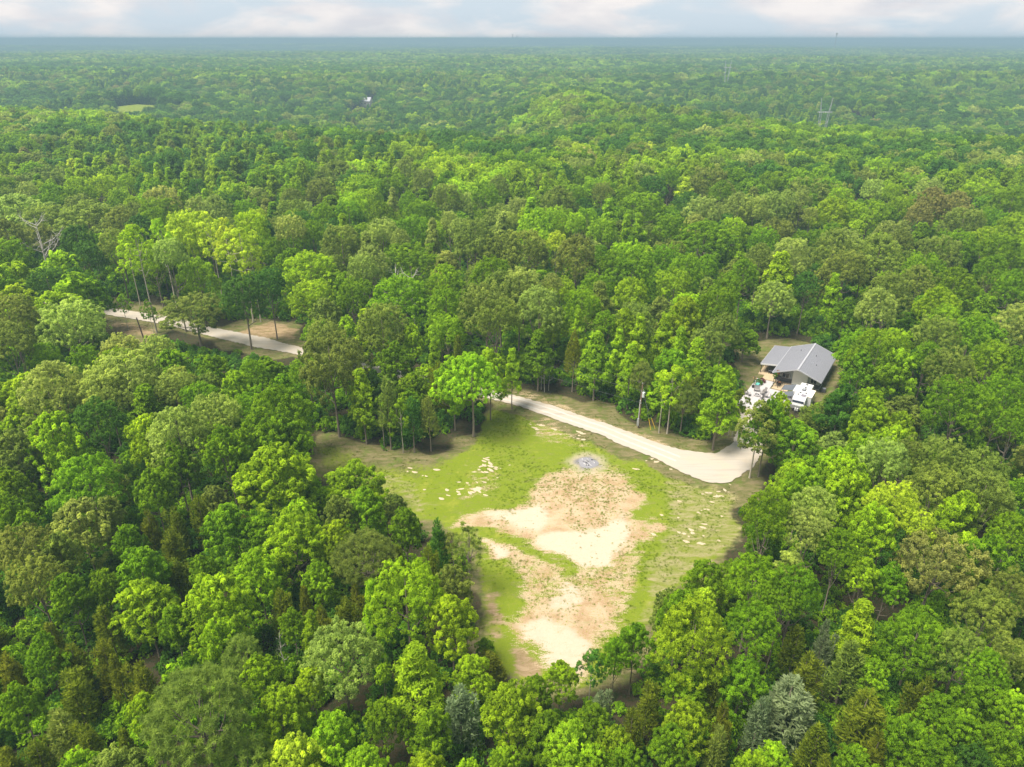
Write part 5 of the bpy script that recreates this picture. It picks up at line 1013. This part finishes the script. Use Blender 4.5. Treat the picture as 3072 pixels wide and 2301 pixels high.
fp = hthing('fire_pit', 'round stone ringed fire pit between the patio chairs', 'fire pit', fu, fw, .14)
for k in range(14):
    a_ = k * 6.283 / 14; MB().box((.58 * math.cos(a_), .58 * math.sin(a_), .17), (.22, .25, .34), Matrix.Rotation(a_, 3, 'Z'), .02).done('stone_block', M_CONC, fp)
MB().cyl((0, 0, .06), (0, 0, .22), .46, n=20).done('fire_bowl', M_BLACK, fp); MB().ball((0, 0, .24), .2, 8, (1, 1, .4)).done('ash_heap', simple('ash', (.35, .35, .37), .95, 0, 8, .3), fp)
st_ = hthing('garden_bar', 'tall black framed plant stand over the grill by the porch', 'plant stand', -3.8, -.1, .16)
for x, y in ((-.6, -1.2), (.45, -1.2), (-.6, .9), (.45, .9)): MB().cyl((x, y, 0), (x, y, 1.95), .05, n=8).done('leg', M_BLACK, st_)
MB().box((-.08, -.15, 1.97), (1.25, 2.3, .06)).done('top', M_BLACK, st_)
gr_ = hthing('barbecue', 'barbecue with rounded copper lid under the black plant stand', 'grill', -3.5, .2, .16)
MB().box((0, 0, .62), (.95, .6, .28), bev=.04).done('firebox', M_BLACK, gr_); MB().ball((0, 0, .78), .42, 14, (1.1, .75, .75)).done('lid', M_COPPER, gr_)
for x in (-.38, .38):
    for y in (-.22, .22): MB().cyl((x, y, 0), (x, y, .5), .03, n=6).done('leg', M_BLACK, gr_)
def pot_plant(u, w, z, s, lb, tint):
    t_ = hthing('potted_plant', lb, 'plant', u, w, z); MB().cyl((0, 0, 0), (0, 0, .32 * s), .15 * s, .2 * s, 12).done('pot', M_BRONZE, t_)
    c_ = put('foliage', UG[0], t_); c_.scale = (.22 * s, .22 * s, .3 * s); c_.location = (0, 0, .28 * s); c_.color = (*tint, 1)
pot_plant(-4.2, -1.0, 2.16, 1.2, 'potted plant on the near corner of the black stand', TINT['d']); pot_plant(-4.1, .5, 2.16, 1.3, 'flowering potted plant on the far corner of the black stand', (.5, .25, .08))
lp = hthing('lantern_post', 'dark post in a black planter with two copper lanterns at the patio corner', 'lamp post', -7.9, -4.0, .14)
MB().cyl((0, 0, 0), (0, 0, .45), .33, .4, 14).done('planter', M_BLACK, lp); MB().cyl((0, 0, .3), (0, 0, 2.7), .06, n=8).done('post', M_DARKWOOD, lp); MB().box((0, 0, 2.6), (.7, .06, .06)).done('crossbar', M_DARKWOOD, lp)
for s in (-1, 1): MB().cyl((s * .32, 0, 2.2), (s * .32, 0, 2.5), .1, .06, 8).done('lantern', M_COPPER, lp)
dp = hthing('dark_patio_post', 'thin dark leaning post on the near side of the patio', 'post', -3.1, -9.3, .14); MB().cyl((0, 0, 0), (.12, .1, 1.9), .05, n=8).done('shaft', M_BRONZE, dp); MB().ball((.12, .1, 1.93), .07, 8).done('cap', M_BRONZE, dp)
for nm, lb, u, w, s_, tn_ in (('garden_bush', 'dark leafy bush at the upper left patio corner', -7.4, -1.6, .5, TINT['d']), ('garden_bush', 'reddish bush behind the dark leafy one at the patio corner', -7.0, -.2, .42, (.22, .08, .07)), ('garden_bush', 'bright bush on the left patio border near the chairs', -9.3, -8.8, .36, TINT['g']), ('garden_bush', 'small bush lowest on the left patio border', -9.2, -11.2, .4, TINT['o']), ('garden_bush', 'pale small bush on the left patio border above the chairs', -9.3, -6.2, .3, TINT['p'])):
    p_ = hl(u, w); b_ = put(nm, UG[1], None, (p_[0], p_[1], .05)); b_.scale = (s_, s_, s_); b_.color = (*tn_, 1); tag(b_, lb, 'bush', 'bushes bordering the patio')
bx_ = hthing('storage_bin', 'low storage bin with teal lid beside the lantern post', 'bin', -7.3, -3.0, .14); MB().box((0, 0, .3), (.7, 1.2, .6), bev=.04).done('box', simple('blue_grey_plastic', (.16, .20, .30), .5), bx_); MB().box((0, 0, .64), (.74, 1.24, .08), bev=.03).done('lid', simple('teal_plastic', (.10, .38, .34), .5), bx_)
tb = hthing('porch_table', 'dark covered table under the lean-to porch roof', 'table', -6.3, 5.6, .14); MB().box((0, 0, .74), (1.7, 1.0, .06), bev=.02).done('tabletop', M_WAIN, tb)
for x in (-.75, .75):
    for y in (-.4, .4): MB().cyl((x, y, 0), (x, y, .72), .035, n=6).done('leg', M_BLACK, tb)
au = hthing('air_conditioning_unit', 'dark grey air conditioning unit beside the right house corner', 'air conditioner', 5.6, 2.4, 0); MB().box((0, 0, .45), (.9, .9, .85), bev=.04).done('casing', M_WAIN, au); MB().cyl((0, 0, .87), (0, 0, .92), .36, n=16).done('fan_grille', M_GREY, au)
# ------------------------------------------------------------------ power line
UP = np.array(G(1915, 1284)[:2])
up = thing('utility_pole', 'brown wooden utility pole with grey transformer and white conduit beside the gravel road', 'utility pole', (*UP, 0), 0, 'utility poles')
M_POLE = simple('pole_wood', (.17, .115, .075), .9, 0, 4, .3, .4)
MB().cyl((0, 0, -.3), (.12, 0, 10.0), .17, .12, 12).done('shaft', M_POLE, up)
MB().cyl((-.2, -.14, .4), (-.1, -.12, 6.2), .065, n=8).ball((-.1, -.12, 6.25), .11, 8).done('conduit', M_WHITE, up)
MB().box((-.22, -.22, 1.25), (.42, .26, 1.1), bev=.03).box((-.22, -.22, 2.05), (.34, .24, .45), bev=.03).done('meter_box', M_GREY, up)
tr_ = MB().cyl((.42, -.1, 7.0), (.42, -.1, 8.0), .3, n=18).cyl((.42, -.1, 8.0), (.42, -.1, 8.1), .31, .2, 18).done('transformer', simple('transformer_grey', (.50, .54, .57), .4, .2, 3, .08), up)
MB().cyl((.42, -.1, 8.08), (.42, -.1, 8.4), .06, n=8).done('bushing', M_WHITE, tr_); MB().box((.2, -.05, 7.5), (.3, .08, .5)).done('bracket', M_GREY, tr_)
for z, s_ in ((9.95, .08), (8.2, .07), (5.6, .07)): MB().cyl((.02, -.18, z), (.05, -.18, z + .22), s_, s_ * .6, 8).done('insulator', M_GREY, up)
U2 = np.array(G(1120, 1000)[:2]); u2 = thing('utility_pole', 'second brown utility pole half hidden among trees left of the clearing', 'utility pole', (*U2, 0), 0, 'utility poles')
MB().cyl((0, 0, -.3), (0, 0, 10.0), .17, .12, 12).done('shaft', M_POLE, u2); MB().cyl((0, -.18, 9.9), (0, -.18, 10.15), .08, .05, 8).done('insulator', M_GREY, u2)
for z, rad, lb in ((10.15, .011, 'topmost power line running left from the utility pole'), (8.4, .015, 'middle power line running left from the utility pole'), (5.8, .015, 'lowest power line running left from the utility pole')):
    pth = []
    for k in range(25):
        a_ = k / 24; pp = UP * (1 - a_) + U2 * a_; pth.append((pp[0], pp[1] - .18, z - 1.3 * 4 * a_ * (1 - a_)))
    V_, F_, _ = tube(pth, [rad] * 25, 5); tag(put('power_line', mesh_np('power_line', V_, F_, [M_WAIN])), lb, 'wire', 'power lines along the road')
M_YEL = simple('yellow_guard', (.80, .48, .03), .5, 0, 3, .1)
for px, py, lb, zt in ((1953, 1293, 'left one of two yellow guy wire guards right of the utility pole', 9.6), (1967, 1290, 'right one of two yellow guy wire guards, further from the utility pole', 8.0)):
    gp = G(px, py); t_ = thing('guy_wire', lb, 'guy wire', (gp[0], gp[1], 0), 0, 'yellow guarded guy wires'); top = Vector((UP[0] - gp[0] + .1, UP[1] - gp[1], zt)); d_ = top.normalized()
    MB().cyl((0, 0, 0), top, .012, n=5).done('wire', M_GREY, t_); MB().cyl(d_ * .25, d_ * 2.7, .05, n=8).done('guard', M_YEL, t_)
bp_ = G(431, 1014); t_ = thing('bare_pole', 'dark bare wooden pole standing below the left stretch of road', 'pole', (bp_[0], bp_[1], 0)); MB().cyl((0, 0, -.3), (-.7, .2, 5.6), .2, .15, 10).done('shaft', M_DARKWOOD, t_)
# ------------------------------------------------------------------ ash pile, log, stones
M_CHAR = simple('charred_wood', (.03, .028, .03), .9, 0, 9, .5, .4); M_ASHW = simple('ashy_wood', (.42, .41, .42), .95, 0, 9, .25, .4)
ap = thing('burn_pile', 'burnt out bonfire of pale ashes and charred logs in the grass', 'burn pile', (fx, fy, .0))
me_ = []; 
th = np.linspace(0, 2 * math.pi, 25)[:-1]; V_ = [(0, 0, .32)]; F_ = []
for j, (r_, z_) in enumerate(((.7, .26), (1.3, .12), (1.9, -.02))):
    for a_ in th: V_.append((r_ * math.cos(a_) * (1 + .12 * math.sin(3 * a_ + j)), r_ * math.sin(a_), z_ + rr.uniform(-.05, .05)))
for i in range(24):
    F_.append((0, 1 + i, 1 + (i + 1) % 24))
    for j in range(2):
        a_, b_ = 1 + j * 24 + i, 1 + j * 24 + (i + 1) % 24; F_ += [(a_, a_ + 24, b_ + 24), (a_, b_ + 24, b_)]
put('ash_mound', mesh_np('ash_mound', np.array(V_), np.array(F_), [simple('ash_grey', (.20, .195, .215), .98, 0, 5, .35, .8)], True), ap)
for k in range(34):
    a_ = rr.uniform(0, 6.28); r_ = rr.uniform(0, 1.35); c_ = Vector((r_ * math.cos(a_), r_ * math.sin(a_), .25 - .08 * r_)); b_ = rr.uniform(0, 6.28); L_ = rr.uniform(.25, .8)
    d_ = Vector((math.cos(b_), math.sin(b_), rr.uniform(-.1, .7))) * L_
    MB().cyl(c_ - d_ * .5, c_ + d_ * .5, rr.uniform(.07, .14), rr.uniform(.04, .09), 7).done('log', M_CHAR if k % 5 < 2 else M_ASHW, ap)
l0, l1 = G(835, 955), G(895, 944); t_ = thing('fallen_log', 'pale fallen log lying behind the left stretch of road', 'log', (l0[0], l0[1], .25)); MB().cyl((0, 0, 0), (l1[0] - l0[0], l1[1] - l0[1], .1), .2, .13, 8).done('stem', M_DEAD, t_)
ST = []
for s in range(2):
    bm = bmesh.new(); bmesh.ops.create_icosphere(bm, subdivisions=2, radius=1)
    for v_ in bm.verts: v_.co *= 1 + rr.uniform(-.22, .22)
    me = bpy.data.meshes.new('clod_form'); bm.to_mesh(me); bm.free(); me.materials.append(simple('pale_clod', (.40, .33, .23), .95, 0, 3, .15, .4)); ST.append(me)
cl = []
for (cx_, cy_, rx, ry, n_) in ((1470, 1400, 45, 22, 24), (1420, 1470, 50, 25, 26), (1250, 1415, 60, 20, 8), (1330, 1470, 60, 20, 6), (1640, 1280, 70, 25, 14), (1740, 1310, 50, 25, 10), (2080, 1560, 80, 90, 26), (1950, 1400, 60, 40, 10), (2150, 1480, 60, 30, 10)):
    for _ in range(n_):
        g_ = G(cx_ + rr.gauss(0, rx * .5), cy_ + rr.gauss(0, ry * .5)); cl.append((g_[0], g_[1], .0))
cl = np.array(cl); s_ = npr.uniform(.08, .30, len(cl)); scatter('sandy_clods', ST, cl, np.column_stack([s_ * npr.uniform(1, 3, len(cl)), s_, s_ * .25]), R(-20) + npr.normal(0, .4, len(cl)), npr.integers(0, 2, len(cl)), np.ones((len(cl), 3)), 'pale sandy clods lying in the grass')
# ------------------------------------------------------------------ far structures
M_STEEL = simple('tower_steel', (.45, .45, .47), .5, .2, 2, .05)
def lattice(name, lb, ct, x, y, zb_, segs, rad, group=None):
    t_ = thing(name, lb, ct, (x, y, zb_), 0, group); 
    for nm, ss_ in segs.items():
        m_ = MB()
        for a_, b_ in ss_: m_.cyl(a_, b_, rad, n=4)
        m_.done(nm, M_STEEL, t_)
    return t_
def truss(a, b, wa, wb, n, wy=.5):
    """ladder of four chords with diagonal bracing between two points"""
    a = np.array(a, float); b = np.array(b, float); out = []
    def cr(k, i): c = a + (b - a) * k; w_ = wa + (wb - wa) * k; s = ((-1, -1), (1, -1), (1, 1), (-1, 1))[i % 4]; d = unit((b - a)[None])[0]; sx = np.array([1, 0, 0]) if abs(d[0]) < .8 else np.array([0, 0, 1]); return c + sx * s[0] * w_ / 2 + np.array([0, 1, 0]) * s[1] * wy * w_ / 2
    for i in range(4): out.append((cr(0, i), cr(1, i)))
    for k in range(n):
        for i in range(4): out.append((cr(k / n, i), cr((k + 1) / n, i + (1 if k % 2 else -1))))
    return out
z0 = tz(*TOWER)
def delta(H_): return {'leg': truss((-.6, 0, 0), (-3.2, 0, H_ * .80), .8, 1.5, 9), 'legs': truss((.6, 0, 0), (3.2, 0, H_ * .80), .8, 1.5, 9), 'crossarm': truss((-5.6, 0, H_ * .80), (5.6, 0, H_ * .80), .7, .7, 10), 'peak': truss((-3.2, 0, H_ * .8), (-4.3, 0, H_), .9, .2, 3), 'peaks': truss((3.2, 0, H_ * .8), (4.3, 0, H_), .9, .2, 3)}
def fixn(d): return [('leg', d['leg']), ('leg', d['legs']), ('crossarm', d['crossarm']), ('peak', d['peak']), ('peak', d['peaks'])]
for (x, y), H_, lb, rad in ((TOWER, 50, 'pale steel lattice pylon standing out of the trees on the right', .055), (TOWER2, 47, 'fainter steel lattice pylon further away, left of the other pylon', .09)):
    t_ = thing('transmission_tower', lb, 'pylon', (x, y, tz(x, y)), 0, 'transmission towers over the forest')
    for nm, sg in fixn(delta(H_)):
        m_ = MB()
        for a_, b_ in sg: m_.cyl(a_, b_, rad, n=4)
        m_.done(nm, M_STEEL, t_)
def mast(x, y, H_, w_, lb, rad=.5, col=M_STEEL):
    z_ = tz(x, y); t_ = thing('radio_mast', lb, 'mast', (x, y, z_), 0, 'masts on the horizon'); m_ = MB()
    for a_, b_ in truss((0, 0, 0), (0, 0, H_), w_, w_ * .8, 14, 1.0): m_.cyl(a_, b_, rad, n=4)
    m_.done('lattice', col, t_); MB().box((0, 0, H_ - 2), (w_ * 1.6, w_ * 1.6, 3)).done('antenna', col, t_)
M_FAR = simple('dull_steel', (.25, .25, .26), .7, 0, 1, .1)
mg = G(2322, 150); mast((2322 - 1536) / F_PX * 4050, 3640, 86, 3.4, 'thin radio mast rising above the horizon right of the middle', .3, M_FAR)
mast(8.0, 9650, 62, 6, 'left mast of the pair on the middle of the horizon', 1.0, M_FAR); mast(62.0, 9650, 50, 6, 'right shorter mast of the pair on the middle of the horizon', 1.0, M_FAR)
def farhouse(nm, lb, ct, x, y, rz, wx, wy, hz_, rh, wm, rm, nwin=2):
    t_ = thing(nm, lb, ct, (x, y, tz(x, y) - .3), rz)
    MB().box((0, 0, hz_ / 2), (wx, wy, hz_)).done('wall', wm, t_)
    mb = MB(); bm = mb.bm
    q = [(-wx / 2, 0, hz_ + rh), (wx / 2, 0, hz_ + rh)]
    for s in (-1, 1):
        v = [(-wx / 2 - .4, 0, hz_ + rh), (wx / 2 + .4, 0, hz_ + rh), (wx / 2 + .4, s * (wy / 2 + .5), hz_ - .2), (-wx / 2 - .4, s * (wy / 2 + .5), hz_ - .2)]
        MB().poly(v if s < 0 else v[::-1], .2).done('roof', rm, t_)
    for s in (-1, 1):
        m2 = MB(); f = [m2.bm.verts.new((s * wx / 2, -wy / 2, hz_)), m2.bm.verts.new((s * wx / 2, wy / 2, hz_)), m2.bm.verts.new((s * wx / 2, 0, hz_ + rh - .2)), m2.bm.verts.new((s * (wx / 2 - .3), 0, hz_ + rh - .2)), m2.bm.verts.new((s * (wx / 2 - .3), wy / 2, hz_)), m2.bm.verts.new((s * (wx / 2 - .3), -wy / 2, hz_))]
        m2.bm.faces.new((f[0], f[1], f[2])); m2.bm.faces.new((f[5], f[4], f[3])); m2.bm.faces.new((f[0], f[2], f[3], f[5])); m2.bm.faces.new((f[1], f[4], f[3], f[2])); m2.done('gable', wm, t_)
    for k in range(nwin):
        f_ = MB().box((-wx / 2 + (k + .5) * wx / nwin, -wy / 2 - .05, hz_ * .55), (1.6, .12, 1.7)).done('window', M_WHITE, t_); MB().box((-wx / 2 + (k + .5) * wx / nwin, -wy / 2 - .12, hz_ * .55), (1.3, .06, 1.4)).done('pane', M_GLASS, f_)
    return t_
farhouse('distant_house', 'cream house with grey roof half hidden in the far forest left of the middle', 'house', FARHOUSE[0], FARHOUSE[1], R(-20), 15, 10, 7, 5, simple('cream_wall', (.80, .76, .66), .7), M_ROOF, 3)
farhouse('distant_barn', 'small white gabled barn left of the steel pylon', 'barn', BARN[0], BARN[1], R(60), 12, 8, 6, 4.5, M_WHITE, simple('rust_roof', (.28, .10, .10), .7), 2)
farhouse('distant_warehouse', 'long low white warehouse far off below the horizon, left of the middle', 'warehouse', -1010, 4350, R(3), 120, 30, 14, 3, M_WHITE, M_WHITE, 8)
# ------------------------------------------------------------------ haze
bm = bmesh.new(); r = bmesh.ops.create_cube(bm, size=1)
HT = 76.0; HB = -45.0
bmesh.ops.transform(bm, matrix=Matrix.Translation((0, 5250, (HT + HB) / 2)) @ Matrix.Diagonal((20400, 12000, HT - HB, 1)), verts=r['verts'])
mh, t = mat('haze'); o = N(t, 'ShaderNodeOutputMaterial'); v = N(t, 'ShaderNodeVolumePrincipled'); v.inputs['Density'].default_value = .00040; v.inputs['Color'].default_value = (.29, .43, .53, 1); v.inputs['Anisotropy'].default_value = 0
t.links.new(v.outputs[0], o.inputs['Volume'])
me = bpy.data.meshes.new('haze'); bm.to_mesh(me); bm.free(); me.materials.append(mh); hz = put('haze', me); hz['kind'] = 'stuff'; hz['label'] = 'pale blue haze over the distant forest'
